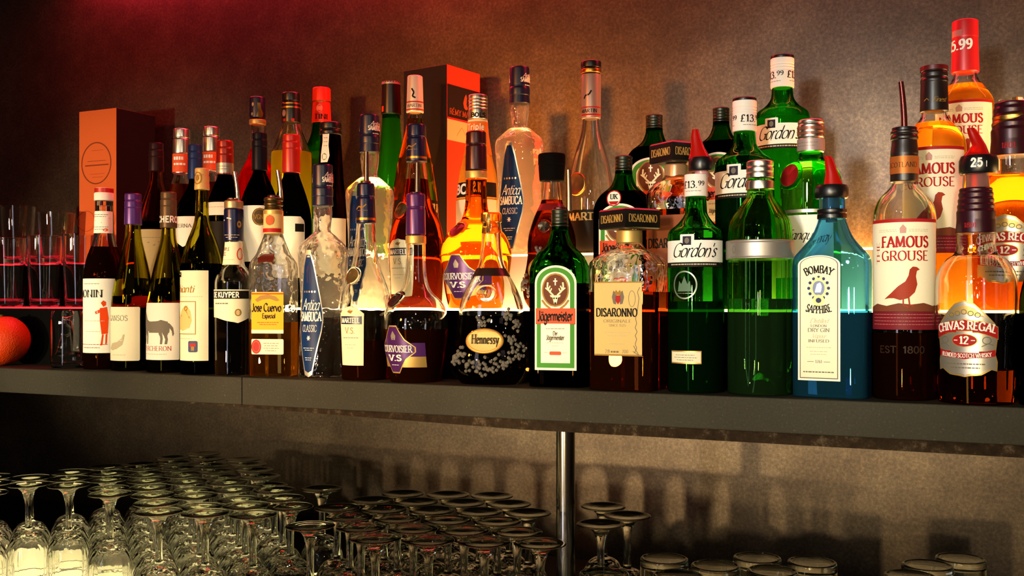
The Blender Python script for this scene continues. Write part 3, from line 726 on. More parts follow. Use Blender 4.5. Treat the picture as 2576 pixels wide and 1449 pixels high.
l.text('PERCHERON', 4, 880, 11, 'ink_red', 'light', 84); l.lines(0, 888, [70], 'faint_ink'); l.done()
b, s, c = wine(508, 0, 424, 478, 18, 52, 560, 660, P('beige_foil', 'c9ab6c', .45, .2), OLIVE, DARK, 664, 476, 'dark green wine bottle with beige cap and tall cream label with etching', None, dy=-.012)
l = Lab(b, c, 'cap_print'); l.ring(0, 450, 12, 16, 3, 'gold_ink', 1); l.ell(0, 450, 5, 8, 'gold_ink', 1); l.done()
l = Lab(b, s); l.rect(-76, 50, 682, 905, 'cream'); l.rect(-60, -28, 686, 698, 'ink', 1); l.lines(-44, 690, [26], 'white_ink', l=3); l.text('Chianti', -22, 736, 18, 'gold_ink', 'pen', 74)
l.lines(-6, 746, [84], 'faint_ink'); l.rect(-58, 20, 758, 840, 'gold_ink', 1); l.rect(-56, 18, 760, 838, 'cream', 2)
l.poly([(-50, 826), (-42, 800), (-20, 776), (-4, 768), (6, 782), (10, 806), (4, 824), (-20, 832)], 'tan', 3); l.line([(-44, 816), (-26, 794), (-8, 780), (4, 800)], 2, 'gold_ink', 4); l.ell(-8, 776, 6, 7, 'gold_ink', 4)
l.lines(-20, 850, [60], 'faint_ink'); l.line([(-66, 870), (46, 870)], 1.4, 'ink_grey', 2); l.rect(0, 24, 856, 884, P('crest_blue', '3a4468', .5), 3, 4); l.rect(4, 20, 862, 870, 'ink_red', 4); l.rect(8, 16, 870, 880, 'gold_ink', 4); l.done()
# orange liqueur, clear bottle with navy capsule
b = B('liqueur_bottle', 'clear liqueur bottle with navy capsule and black banded cream label, metal pourer', 'bottle', GF, 588, 0, lc=568, hw=49, dy=-.012)
s = b.glass([(500, 17), (610, 21), (668, 27, 6), (684, 40, 12), (706, 48, 10), (None, 46, 6), (None, 40)], CLEAR, 800, CLEARLIQ)
b.lathe('capsule', [(526, 22), (528, 24), (560, 24.5), (606, 24), (607, 22)], MATS['navy_foil'])
b.lathe('cap', [(506, 22), (508, 23.5), (525, 23.5), (526, 22)], P('champagne_metal', 'a08a68', .4, .7))
l = Lab(b, Surf(b, [(520, 24.3), (606, 24.3)]), 'capsule_print'); l.line([(-20, 556), (-6, 550), (4, 553)], 2.5, 'white_ink'); l.lines(4, 592, [40, 30], 'faint_ink', gap=6); l.ell(24, 566, 6, 9, 'gold_ink', 1); l.done()
l = Lab(b, s, 'neck_label'); l.rect(-30, 36, 610, 667, 'cream'); l.text('TRIPLE', -14, 632, 8, 'ink_grey', 'sans', 26); l.text('SEC', -18, 644, 8, 'ink_grey', 'sans', 14); l.ring(26, 640, 9, 15, 2.5, 'orange_red', 2); l.lines(-6, 654, [36], 'faint_ink'); l.done()
l = Lab(b, s); l.poly([(-60, 729), (60, 729), (60, 800), (30, 812), (0, 806), (-30, 798), (-60, 798)], 'cream'); l.rect(-60, 60, 732, 752, 'ink', 1); l.text('DE KUYPER', -6, 748, 12, 'white_ink', 'heavy', 76); l.lines(-14, 762, [40], 'ink_grey', h=3); l.ring(30, 786, 8, 9, 3, 'gold_ink', 2); l.ell(30, 786, 4, 5, 'tan', 2); l.done()
b.pourer(10, 432, 504, bend=-8, w=6, cw=12, cy=502, ch=5, cmat=P('red_stopper', 'b01018', .35))
# gold tequila, boxy clear bottle
b = B('tequila_bottle', 'gold tequila bottle with bright yellow label and wax-red seal, metal pourer', 'bottle', GF, 688, 0, psi=22)
s = b.glass([(506, 19), (590, 23), (604, 28, 10), (640, 40, 14), (660, 58, 14), (692, 60, 10), (None, 59, 8), (None, 52)], CLEAR, 810, GOLD, sec=(.62, 6, 604, 650), cav=TEXT_GLASS)
b.lathe('cap', [(498, 21), (500, 24), (506, 24), (508, 21), (512, 24), (518, 24), (520, 21), (527, 23), (528, 21)], P('dark_gold', '4a3a1c', .35, .8))
ns = Surf(b, [(500, 24), (592, 25)])
b.lathe('neck_sleeve', [(529, 22), (531, 24.4), (588, 25), (590, 22)], MATS['tan'])
l = Lab(b, ns, 'neck_label'); l.rect(-30, 30, 576, 586, 'ink_red', 3); l.ell(0, 556, 11, 13, P('rust_ink', 'b4552a', .5), 3); l.rect(-34, 34, 531, 540, 'gold_paper', 3); l.done()
l = Lab(b, s, 'shoulder_ribbon'); l.poly([(-30, 650), (-14, 640), (14, 640), (12, 662), (-6, 660), (-26, 664)], P('brown_ribbon', '4a160c', .4), 2); l.done()
l = Lab(b, s); l.rect(-44, 40, 735, 838, 'yellow', rnd=3); l.rect(-44, 40, 738, 741, 'ink_red', 1); l.rect(-44, 40, 829, 838, 'cream', 1)
l.poly([(-34, 754), (-20, 744), (0, 741), (20, 746), (30, 756), (22, 758), (4, 752), (-14, 754), (-28, 760)], 'gold_ink', 2); l.text('Jose Cuervo', -4, 783, 19, 'ink', 'gothic', 76); l.text('Especial', 2, 800, 11, 'ink', 'gothic', 34); l.lines(0, 810, [56, 44], 'ink_red', h=1.5); l.done()
l = Lab(b, s, 'lower_label'); l.rect(-44, 40, 852, 890, 'cream', rnd=3); l.ell(-31, 871, 13, 18, 'ink_red', 1); l.ring(-31, 871, 10, 14, 2, 'orange_red', 2); l.lines(8, 862, [40, 36, 40, 30], 'ink_grey', gap=6); l.done()
b.pourer(18, 428, 498, bend=-8, w=6, cw=15, cy=492, ch=8)
# clear aniseed liqueur with navy cap and blue diamond label
def sambuca(px, row, top, cap1, nk, sh, base, hw, lc, label, sc):
    b = B('aniseed_liqueur_bottle', label, 'bottle', (GF, GM, GR)[row], px, row, lc=lc, hw=hw, dy=.012 if row == 0 else 0)
    h = b.yb - top; Y = lambda f: top + h * f
    s = b.glass([(Y(.18), hw * .34), (Y(.21), hw * .39), (Y(.24), hw * .38, 4), (Y(.315), hw * .30, 6), (Y(.335), hw * .52, 6), (Y(.385), hw * .96, 10), (Y(.42), hw, 8), (Y(.66), hw * .86, 40), (Y(.86), hw * .98, 30), (b.yb, hw * .98, 8), (b.yb, hw * .86)], TEXT_GLASS, Y(.72) if row == 0 else Y(.33), G('embossed_liquid' if row == 0 else 'embossed_full', (.97, .96, .92), bump=('vor', 95, .45), milk=.05 if row == 0 else .10), base=16)
    c = b.lathe('cap', [(top, hw * .37), (top + 3, hw * .40), (Y(.10), hw * .41), (Y(.105), hw * .39), (Y(.115), hw * .42), (Y(.15), hw * .42), (Y(.152), hw * .40), (Y(.195), hw * .43), (Y(.197), hw * .36)], MATS['navy'])
    for du in (-.62, .56): l = Lab(b, c, 'cap_print'); l.text('Antica', hw * du, Y(.062), h * .024, 'white_ink', 'script', hw * .50); l.text('SAMBUCA', hw * du, Y(.085), h * .022, 'white_ink', 'bold', hw * .66); l.lines(hw * du, Y(.1), [hw * .3], 'white_ink'); l.done()
    l = Lab(b, s, label='deep blue diamond label with pale rim')
    D = lambda e: [(hw * u * e, Y(.72) + (Y(f) - Y(.72)) * e) for u, f in ((-.07, .43), (.10, .43), (.22, .48), (.52, .70), (.54, .73), (.50, .78), (.16, .965), (0, .975), (-.16, .965), (-.50, .78), (-.54, .73), (-.52, .70), (-.2, .48))]
    l.poly(D(1.08), 'silver_paper', 0, rowstep=6); l.poly(D(1.0), 'blue_label', 1, rowstep=6)
    l.poly([(hw * u, Y(f)) for u, f in ((-.1, .56), (-.1, .50), (0, .47), (.1, .50), (.1, .56), (.03, .56), (.03, .51), (-.03, .51), (-.03, .56))], P('dusk_ink', '2c2a50', .5), 2)
    for k in range(5): l.ell(hw * (-.24 + .12 * k), Y(.60), 2.2, 2.6, 'silver_paper', 2, 10)
    l.text('Antica', 0, Y(.685), h * .052, 'white_ink', 'script', hw * .78); l.text('SAMBUCA', 0, Y(.735), h * .040, 'white_ink', 'bold', hw * .98); l.text('CLASSIC', 0, Y(.785), h * .030, 'white_ink', 'light', hw * .66)
    for a in (0, 60, 120): l.line([(hw * .08 * math.cos(math.radians(a)), Y(.815) + hw * .1 * math.sin(math.radians(a))), (-hw * .08 * math.cos(math.radians(a)), Y(.815) - hw * .1 * math.sin(math.radians(a)))], 2, 'white_ink', 3)
    l.lines(0, Y(.86), [hw * .5, hw * .34], 'white_ink'); l.lines(0, Y(.905), [hw * .3, hw * .26], 'white_ink'); l.done()
    return b
sambuca(812, 0, 415, 520, 0, 0, 0, 62, 776, 'part empty clear aniseed liqueur bottle with blue diamond label in the front row', 1)
# cognacs in teardrop bottles
def martell(px, row, top, hw, lc, label, empty_=True):
    b = B('cognac_bottle', label, 'bottle', (GF, GM, GR)[row], px, row, lc=lc, hw=hw, dy=0)
    h = b.yb - top; Y = lambda f: top + h * f
    s = b.glass([(Y(.03), hw * .25), (Y(.2), hw * .34), (Y(.30), hw * .40, 30), (Y(.42), hw * .52, 40), (Y(.55), hw * .90, 40), (Y(.66), hw, 30), (b.yb, hw * .90, 10), (b.yb, hw * .78)], G('wavy_glass', (.97, .975, .96), bump=('noise', 42, .35)), Y(.80) if empty_ else Y(.30), AMBER_D if empty_ else AMBER_D)
    c = b.lathe('cap', [(top, hw * .30), (top + 3, hw * .33), (Y(.065), hw * .34), (Y(.07), hw * .315), (Y(.08), hw * .345), (Y(.205), hw * .38), (Y(.207), hw * .3)], MATS['navy_foil'])
    l = Lab(b, c, 'cap_print'); l.rect(-hw * .8, hw * .8, Y(.178), Y(.19), 'gold', 1); l.line([(-hw * .2, Y(.135)), (-hw * .05, Y(.12)), (hw * .1, Y(.128)), (hw * .25, Y(.11))], 3, 'gold_ink', 1); l.lines(hw * .1, Y(.14), [hw * .4], 'gold_ink'); l.done()
    seal(b, s, -hw * .04 - (0 if row else 0), Y(.475), hw * .30, hw * .34, 9, [CLEAR, P('smoked_gold', '6d5a36', .35, .5)], 'seal')
    l = Lab(b, s); l.poly([(-hw * .56, Y(.665)), (-hw * .3, Y(.637)), (0, Y(.628)), (hw * .3, Y(.637)), (hw * .58, Y(.665)), (hw * .52, Y(.925)), (-hw * .50, Y(.925))], 'cream', 0, rowstep=6)
    l.rect(-hw * .5, hw * .5, Y(.678), Y(.718), 'navy', 1); l.text('MARTELL', 0, Y(.711), h * .024, 'white_ink', 'bold', hw * .84); l.poly([(-8, Y(.655)), (0, Y(.645)), (10, Y(.65)), (4, Y(.665)), (-2, Y(.662))], 'gold_ink', 1)
    l.text('V.S.', 0, Y(.765), h * .03, 'gold_ink', 'light', hw * .42); l.lines(0, Y(.785), [hw * .7], 'ink_grey'); l.lines(0, Y(.82), [hw * .5, hw * .3], 'faint_ink', gap=8)
    l.line([(-hw * .48, Y(.92)), (hw * .5, Y(.92))], 3, 'gold_ink', 1); l.done()
    return b
b = martell(920, 0, 462, 66, 880, 'nearly empty clear cognac bottle with navy capsule and cream label, front row')
b.pourer(2, 382, 462, bend=0, w=6, cw=13, cy=456, ch=7, mat=P('dark_steel', '6a5a58', .25, 1.0), cmat=MATS['dark_red'])
def courvoisier(px, row, top, hw, lc, label, cap, part, top_rows):
    b = B('cognac_bottle', label, 'bottle', (GF, GM, GR)[row], px, row, lc=lc, hw=hw, dy=-.007)
    h = b.yb - top; Y = lambda f: top + h * f
    s = b.glass([(Y(.03), hw * .22), (Y(.25), hw * .28), (Y(.27), hw * .29), (Y(.42), hw * .30, 40), (Y(.52), hw * .42, 30), (Y(.585), hw * .86, 26), (Y(.68), hw, 26), (b.yb - h * .09, hw * .86, 30), (b.yb, hw * .76, 8), (b.yb, hw * .66)], CLEAR, Y(.72) if part else Y(.20), AMBER_D if part else AMBER)
    c = b.lathe('cap', [(top, hw * .25), (top + 3, hw * .28), (Y(.07), hw * .28), (Y(.075), hw * .262), (Y(.085), hw * .285), (Y(.22), hw * .30), (Y(.222), hw * .25)], cap)
    b.lathe('neck_band', [(Y(.223), hw * .26), (Y(.225), hw * .305), (Y(.268), hw * .31), (Y(.27), hw * .26)], MATS['gold_paper'])
    seal(b, s, -hw * .12, Y(.565) if part else Y(.56), hw * .26, hw * .24, 8, [CLEAR, MATS['brown_black'] if part else MATS['dark_red']], 'seal')
    l = Lab(b, s, 'lower_band'); l.rect(-hw * .5, hw * .98, Y(.862), Y(.918), 'gold_paper'); l.rect(-hw * .1, hw * .98, Y(.79), Y(.862), 'purple', 0); l.done()
    l = Lab(b, s, label='purple cartouche label'); yc, rx, ry = Y(.825), hw * .66, h * .118
    def cart(e): return [(rx * u * e, yc + ry * v * e) for u, v in ((-.2, -1), (.2, -1), (.36, -.72), (.56, -.42), (1, -.10), (1, .10), (.56, .42), (.36, .72), (.2, 1), (-.2, 1), (-.36, .72), (-.56, .42), (-1, .10), (-1, -.10), (-.56, -.42), (-.36, -.72))]
    l.poly(cart(1.06), 'gold_paper', 1); l.poly(cart(1), 'purple_foil', 2); l.poly([(-6, yc - ry * .42), (-8, yc - ry * .6), (0, yc - ry * .82), (8, yc - ry * .6), (6, yc - ry * .42)], 'silver_paper', 3)
    l.text('COURVOISIER', 0, yc + ry * .12, h * .034, 'white_ink', 'serif', rx * 1.75, 3); l.text('V.S', 0, yc + ry * .5, h * .03, 'white_ink', 'bold', rx * .7, 3); l.lines(0, yc + ry * .68, [rx * .4], 'white_ink', l=3); l.done()
    return b
b = courvoisier(1046, 0, 488, 84, 988, 'half full clear teardrop cognac bottle with purple cap and cartouche label, front row', MATS['purple_foil'], True, 0)
b.pourer(4, 410, 490, bend=0, w=7, cw=14, cy=484, ch=7, mat=MATS['dark_steel'])
# decanter-shaped cognac with vine relief
def xo(px, row, top, hw, lc, label, cap, full):
    b = B('cognac_decanter', label, 'bottle', (GF, GM, GR)[row], px, row, lc=lc, hw=hw)
    h = b.yb - top; Y = lambda f: top + h * f
    s = b.glass([(Y(.05), hw * .20), (Y(.11), hw * .23), (Y(.20), hw * .24, 10), (Y(.31), hw * .30, 20), (Y(.39), hw * .50, 30), (Y(.53), hw * .82, 40), (Y(.68), hw * .80, 30), (Y(.86), hw, 30), (Y(.95), hw * .92, 14), (b.yb, hw * .74, 6), (b.yb, hw * .64)], CLEAR, Y(.60) if not full else Y(.3), BROWN if full else G('grey_liquid', (.50, .45, .42)), sec=(.72, 2.5, Y(.34), Y(.52)), wall=6)
    if cap == 'cork':
        b.lathe('stopper', [(top, hw * .23), (top + 2, hw * .25), (Y(.055), hw * .25), (Y(.058), hw * .21), (Y(.12), hw * .20)], G('gold_glass', (.93, .80, .42), .15), flute=(24, .08, top - 5, Y(.06)))
    else:
        b.lathe('stopper', [(top, hw * .38), (top + 3, hw * .41), (Y(.07), hw * .41), (Y(.074), hw * .39), (Y(.082), hw * .40), (Y(.175), hw * .37), (Y(.177), hw * .3)], MATS['black_matt'])
    sc = Surf(b, [(Y(.33), hw * .36), (Y(.385), hw * .50)], 0)
    l = Lab(b, s, 'neck_band'); l.rect(-hw * .85, hw * .85, Y(.325), Y(.372), 'dark_red' if full else 'brown_black', 0); l.done()
    seal(b, s, 0 if not full else hw * .05, Y(.475), hw * .24, hw * .20, 4, [CLEAR, CLEAR if not full else MATS['brown_black']], 'crest_seal')
    l = Lab(b, s, 'seal_lettering'); l.text('XO', 0, Y(.495), h * .045, 'ink_grey' if not full else 'gold_ink', 'serif', hw * .2, 8); l.done()
    seal(b, s, -hw * .02, Y(.745), hw * .45, h * .072, 7, [MATS['medallion_gold'], MATS['tan']], 'medallion')
    l = Lab(b, s, 'medallion_lettering'); l.text('Hennessy', 0, Y(.76), h * .052, 'ink', 'serif', hw * .62, 30); l.done()
    bm = bmesh.new(); rnd = random.Random(5)
    for cu, cv in ((-.62, .83), (-.42, .87), (-.15, .9), (.10, .90), (.35, .87), (.62, .84), (.86, .80), (.75, .66), (.62, .74), (-.1, .64), (.5, .6), (-.8, .86)):
        for k in range(13):
            p = s.point(hw * (cu + rnd.gauss(0, .075)), Y(min(.965, max(.56, cv + rnd.gauss(0, .02)))), .0006)
            bmesh.ops.create_icosphere(bm, subdivisions=1, radius=5.0 / b.S, matrix=Matrix.Translation(p))
    link_bm('vine_relief', bm, MATS['relief_glass'], b.root)
    return b
xo(1236, 0, 536, 106, 1212, 'clear flared cognac decanter with oval gold medallion and vine relief, front row', 'cork', False)
# herbal liqueur, flat square bottle
def herbal(px, row, top, hw, psi, label, part, cap, du=0, sticker=False):
    b = B('herbal_liqueur_bottle', label, 'bottle', (GF, GM, GR)[row], px, row, psi=psi)
    h = b.yb - top; Y = lambda f: top + h * f
    s = b.glass([(Y(.02), hw * .26), (Y(.12), hw * .29), (Y(.135), hw * .30, 4), (Y(.20), hw * .40, 14), (Y(.265), hw * .82, 18), (Y(.335), hw, 14), (b.yb, hw, 7), (b.yb, hw * .9)], HERB, Y(.42) if part else Y(.235), HERB_D, sec=(.60, 5, Y(.14), Y(.30)))
    c = b.lathe('cap', [(top, hw * .24), (top + 2, hw * .285)] + [q for k in range(5) for q in ((Y(.012 + .02 * k), hw * .29), (Y(.026 + .02 * k), hw * .275))] + [(Y(.118), hw * .285), (Y(.12), hw * .25)], cap)
    l = Lab(b, s); fw = hw * .70
    def arch(f, y1, dy):
        pts = [(-fw * f, Y(.905) - dy), (-fw * f, Y(.42) + dy * .2)]
        pts += [(fw * f * math.cos(math.radians(180 - a)), Y(.42) + dy * .3 - (h * .10 - dy * .6) * math.sin(math.radians(a))) for a in range(10, 180, 10)]
        return pts + [(fw * f, Y(.42) + dy * .2), (fw * f, Y(.905) - dy)]
    l.poly(arch(1, 0, 0), 'white_paper', 0); l.poly(arch(.90, 0, 6), 'green_ink', 1); l.poly(arch(.70, 0, 18), 'white_paper', 2)
    # stag head in a dark roundel with a shining cross
    r = fw * .58; yc = Y(.458)
    l.ell(0, yc, r * 1.12, r * 1.36, 'gold_ink', 3); l.ell(0, yc, r, r * 1.24, P('roundel_brown', '5a2a10', .5), 4); st = 'cream'
    l.line([(0, yc - r * .95), (0, yc - r * .38)], 3, 'white_ink', 5); l.line([(-r * .17, yc - r * .72), (r * .17, yc - r * .72)], 3, 'white_ink', 5)
    for sg in (-1, 1):
        l.line([(sg * r * .16, yc + r * .42), (sg * r * .48, yc + r * .12), (sg * r * .66, yc - r * .24), (sg * r * .62, yc - r * .62)], 4, st, 5)
        for a, c_ in (((.44, .16), (.30, -.14)), ((.58, -.04), (.42, -.34)), ((.56, .04), (.82, -.18))): l.line([(sg * r * a[0], yc + r * a[1]), (sg * r * c_[0], yc + r * c_[1])], 3, st, 5)
        l.poly([(sg * r * .14, yc + r * .46), (sg * r * .44, yc + r * .38), (sg * r * .40, yc + r * .54), (sg * r * .18, yc + r * .62)][::sg], st, 5)
    l.poly([(-r * .2, yc + r * .42), (r * .2, yc + r * .42), (r * .2, yc + r * .72), (r * .1, yc + r * 1.12), (-r * .1, yc + r * 1.12), (-r * .2, yc + r * .72)], st, 5); l.ell(0, yc + r * 1.05, r * .09, r * .08, 'ink', 6, 12)
    for sg in (-1, 1): l.ell(sg * r * .1, yc + r * .66, 2, 2.4, 'ink', 6, 8); l.line([(sg * r * .4, yc + r * 1.5), (sg * r * .8, yc + r * 1.2), (sg * r * 1.1, yc + r * .8)], 5, 'gold_ink', 5)
    l.rect(-fw * .94, fw * .94, Y(.56), Y(.645), 'orange_red', 6); l.line([(-fw * .94, Y(.645)), (fw * .94, Y(.645))], 3, 'ink_red', 7)
    l.text('Jägermeister', 0, Y(.628), h * .055, 'ink', 'gothic', fw * 1.66, 7)
    l.lines(0, Y(.672), [fw * .9], 'ink_grey', l=6); l.text('Der', 0, Y(.71), h * .022, 'ink_grey', 'gothic', fw * .22, 6); l.text('Jägermeister', 0, Y(.735), h * .026, 'ink_grey', 'gothic', fw * .86, 6); l.lines(0, Y(.75), [fw * .8, fw * .3], 'faint_ink', l=6, gap=h * .018)
    l.rect(-fw * .28, fw * .28, Y(.80), Y(.82), 'orange_red', 6, 3); l.lines(-fw * .45, Y(.805), [fw * .18], 'faint_ink', l=6); l.lines(fw * .45, Y(.805), [fw * .18], 'faint_ink', l=6); l.done()
    if sticker:
        l = Lab(b, s, 'round_sticker'); cx, yy = -hw * .20, Y(.285); rr = hw * .245
        l.ell(cx, yy, rr, rr * 1.12, 'ink_red', 2); l.ell(cx, yy, rr * .86, rr * .96, 'white_paper', 3); l.text('UK', cx, yy + rr * .1, rr * .66, 'ink', 'bold', rr * .95, 4); l.poly([(cx - rr * .7, yy + rr * .4), (cx + rr * .7, yy + rr * .4), (cx + rr * .4, yy + rr * .85), (cx - rr * .4, yy + rr * .85)], 'ink_red', 4); l.done()
    return b
b = herbal(1408, 0, 527, 76, 14, 'green square herbal liqueur bottle with arched stag label, in front with metal pourer', True, P('dark_green_cap', '0e1c10', .35, .2))
b.pourer(24, 428, 527, bend=-2, w=7.5, cw=17, cy=522, ch=8, mat=P('dull_steel', '8a7a6e', .3, 1.0))
# amaretto, square bottle with a broad square black cap
def amaretto(px, row, top, hw, psi, label, level, lidpx, lidh, nk, shy, liq):
    b = B('amaretto_bottle', label, 'bottle', (GF, GM, GR)[row], px, row, psi=psi); h = b.yb - top
    s = b.glass([(top + lidh - 6, nk - 3), (top + lidh + 30, nk, 4), (shy - 24, nk + 6, 12), (shy - 6, hw * .80, 12), (shy + 14, hw, 8), (b.yb, hw * .97, 8), (b.yb, hw * .88)], G('rippled_glass', (.97, .96, .93), bump=('noise', 60, .55)), level, liq, sec=(.92, 7, shy - 40, shy + 4), wall=6)
    # square lid, turned corner-on
    bm = bmesh.new(); R = []; ha = lidpx / 1.32 / b.S
    for z, e in ((top + lidh, .95), (top + lidh - 3, 1), (top + 4, 1), (top, .94)):
        R.append([Vector(((sx * ha * e), (sy * ha * e), (b.yb - z) / b.S)) for sx, sy in ((-1, -1), (1, -1), (1, 1), (-1, 1))])
    rings_bm(bm, R); lid = link_bm('cap', bm, MATS['black_plastic'], b.root, 20); lid.rotation_euler.z = math.radians(38) + b.psi
    # gold lettering on the two faces that look out
    bm = bmesh.new(); q, W = text_quads('DISARONNO', 'serif'); cap = lidh * .36 / b.S; sx = 1.62 * ha / W
    for f in (0, 3):
        for quad in q:
            vs = []
            for a, v in quad:
                x = a * sx - W * sx / 2; z = (b.yb - (top + lidh * .68)) / b.S + v * cap / 100
                vs.append(bm.verts.new((x, -ha - .0004, z) if f == 0 else (-ha - .0004, -x, z)))
            bm.faces.new(vs)
    link_bm('cap_lettering', bm, MATS['lid_gold'], lid, 0)
    return b, s, h
b, s, h = amaretto(1583, 0, 528, 98, 20, 'part full amaretto bottle with broad square black cap and tan label, front row', 735, 72, 50, 31, 650, AMBER_D)
b.lathe('neck_foil', [(580, 30), (582, 32.5), (612, 33), (614, 30)], MATS['gold_paper'])
l = Lab(b, s); l.rect(-63, 61, 712, 890, 'tan'); l.rect(-63, 61, 710, 713, 'gold_ink', 1); l.rect(-63, 61, 888, 892, 'gold_ink', 1)
for sg in (-1, 1): l.poly([(sg * 4, 738), (sg * 12, 732), (sg * 16, 748), (sg * 12, 764), (sg * 5, 766)][::sg], 'ink_grey', 2)
l.poly([(-6, 744), (6, 744), (7, 756), (0, 766), (-7, 756)], 'ink_red', 3); l.poly([(-9, 738), (-5, 730), (0, 736), (5, 730), (9, 738), (6, 743), (-6, 743)], 'gold_ink', 3)
l.text('DISARONNO', -4, 795, 19, 'ink', 'bold', 106); l.text('ORIGINALE', -2, 810, 7, 'ink_grey', 'light', 72); l.text('SINCE 1525', -2, 820, 5.5, 'ink_grey', 'light', 44); l.lines(-2, 834, [70, 50], 'faint_ink', gap=8); l.lines(-2, 862, [44], 'faint_ink'); l.text('28', -28, 885, 8, 'ink_grey', 'light', 12); l.lines(-8, 880, [22], 'ink_grey', h=4); l.text('700', 18, 885, 8, 'ink_grey', 'light', 16)
l.ring(36, 752, 9, 20, 1.2, 'ink_grey', 2); l.line([(42, 884), (48, 872), (44, 862), (48, 850), (44, 842), (49, 832), (44, 822), (48, 812), (45, 800), (50, 780), (54, 750), (50, 736), (56, 724)], 1.6, 'ink_grey', 2); l.line([(38, 880), (54, 890), (44, 874), (40, 866)], 1.6, 'ink_grey', 2); l.done()
# gins
def gin(px, row, capy, cap1, caphw, nk1, shy, hw, lc, label, laby, part, price, capped=True, dark=GREEN_D):
    b = B('gin_bottle', label, 'bottle', (GF, GM, GR)[row], px, row, lc=lc, hw=hw)
    s = b.glass([(capy + 6, caphw - 5), (cap1, caphw - 4), (nk1, caphw - 1, 8), (nk1 + (shy - nk1) * .55, hw * .62, 14), (shy, hw * .97, 12), (shy + 20, hw, 6), (None, hw * .98, 8), (None, hw * .88)], GREEN, part, dark)
    if capped:
        c = b.lathe('cap', [(capy + 8, caphw - 1), (capy + 9, caphw)] + [q for k in range(3) for q in ((capy + 22 + 7 * k, caphw), (capy + 24 + 7 * k, caphw - 1.2), (capy + 26 + 7 * k, caphw))] + [(cap1, caphw), (cap1 + 1, caphw - 4)], MATS['white_cap'], r0=1)
        b.lathe('cap_top', [(capy, caphw - 3), (capy + 1.5, caphw - .5), (capy + 8, caphw - .3), (capy + 8.5, caphw - 3)], MATS['black_plastic'], r0=1)
    else:
        c = b.lathe('price_band', [(capy, caphw - 2), (capy + 1, caphw), (cap1, caphw), (cap1 + 1, caphw - 2)], MATS['white_cap'], r0=.5)
    yy = cap1 - 21 if capped else (capy + cap1) / 2 + 8
    for du in price: l = Lab(b, c, 'cap_print'); l.text('£13.', du - 9, yy, 17, 'ink', 'serif', 38); l.text('99', du + 21, yy - 6, 11, 'ink', 'serif', 16); l.lines(du, yy + 7, [44], 'ink_grey'); l.done()
    l = Lab(b, s); y0, y1 = laby; H = y1 - y0; w = hw * 1.25
    l.rect(-w, w, y0, y1, 'white_paper'); l.rect(-w, w, y1, y1 + H * .22, 'ink', 0); l.lines(0, y1 + H * .07, [w * 1.4], 'faint_ink', h=3)
    l.rect(-H * .58, H * .08, y0 - H * .27, y0 + H * .28, 'white_paper', 1, 2); l.rect(-H * .45, -H * .05, y0 - H * .18, y0 + H * .22, P('mono_ink', '241d30', .5), 2); l.ell(-H * .25, y0 + H * .02, H * .11, H * .14, 'ink_grey', 3)
    l.text("Gordon's", hw * .02, y1 - H * .24, H * .62, 'ink', 'script', hw * 1.62); l.line([(-hw * .8, y1 - H * .14), (-hw * .2, y1 - H * .20), (hw * .5, y1 - H * .22), (hw * .86, y1 - H * .30)], 1.0, 'ink', 2); l.done()
    return b, s
b, s = gin(1751, 0, 440, 495, 29, 540, 582, 71, 1742, 'dark green gin bottle with white script label and red pourer, front row', (608, 662), 758, (-4,), capped=False)
l = Lab(b, s, 'glass_seal'); l.ring(-20, 718, 32, 35, 3.5, P('seal_silver', '7d8a80', .35, .4), 1); l.poly([(-38, 734), (-34, 708), (-28, 716), (-20, 696), (-12, 716), (-6, 708), (-2, 734)], P('seal_grey', '56705c', .5), 1); l.lines(-20, 738, [40], 'seal_silver'); l.done()
l = Lab(b, s, 'lower_label'); l.rect(-62, 22, 880, 912, 'gold_paper'); l.rect(-60, 20, 883, 909, 'cream', 1); l.lines(-20, 890, [50, 60, 44], 'ink_grey', gap=6); l.done()
b.plastic_pourer([(326, 1741, 1757), (345, 1738, 1762), (372, 1738, 1772), (400, 1732, 1788)], (398, 432, 33, 14), None, (424, 446, 17))
# fluted lime-green gin
b = B('gin_bottle', 'lime green fluted gin bottle with silver band and no paper label, front row', 'bottle', GF, 1912, 0, dy=.006)
s = b.glass([(412, 28), (478, 32), (498, 34, 6), (520, 50, 14), (556, 75, 18), (606, 80, 16), (650, 80), (None, 80, 8), (None, 72)], LIME, 752, LIME_D, flute=(10, .05, 480, 960), n=120, wall=6)
b.lathe('cap', [(406, 31), (408, 33.5), (420, 33.5), (421, 31.5), (424, 34), (434, 34), (435, 31.5), (437, 34), (449, 34), (450, 29)], MATS['silver_cap'], r0=1)
b.lathe('cap_skirt', [(456, 31), (457, 34.5), (478, 35), (479, 31)], MATS['silver_cap'], r0=1, label='separate silver skirt ring of the cap')
sb = Surf(b, [(600, 84.5), (660, 84.5)]); b.lathe('silver_band', [(606, 80), (607, 84.5), (653, 84.5), (654, 80)], P('satin_silver', 'a8a096', .42, .75), n=80)
l = Lab(b, Surf(b, [(600, 85), (660, 85)]), 'band_print'); l.rect(-84, 84, 611, 614, 'ink_grey', 1); l.rect(-84, 84, 647, 650, 'ink_grey', 1); l.ring(-70, 630, 6, 10, 2, 'ink_grey', 1); l.done()
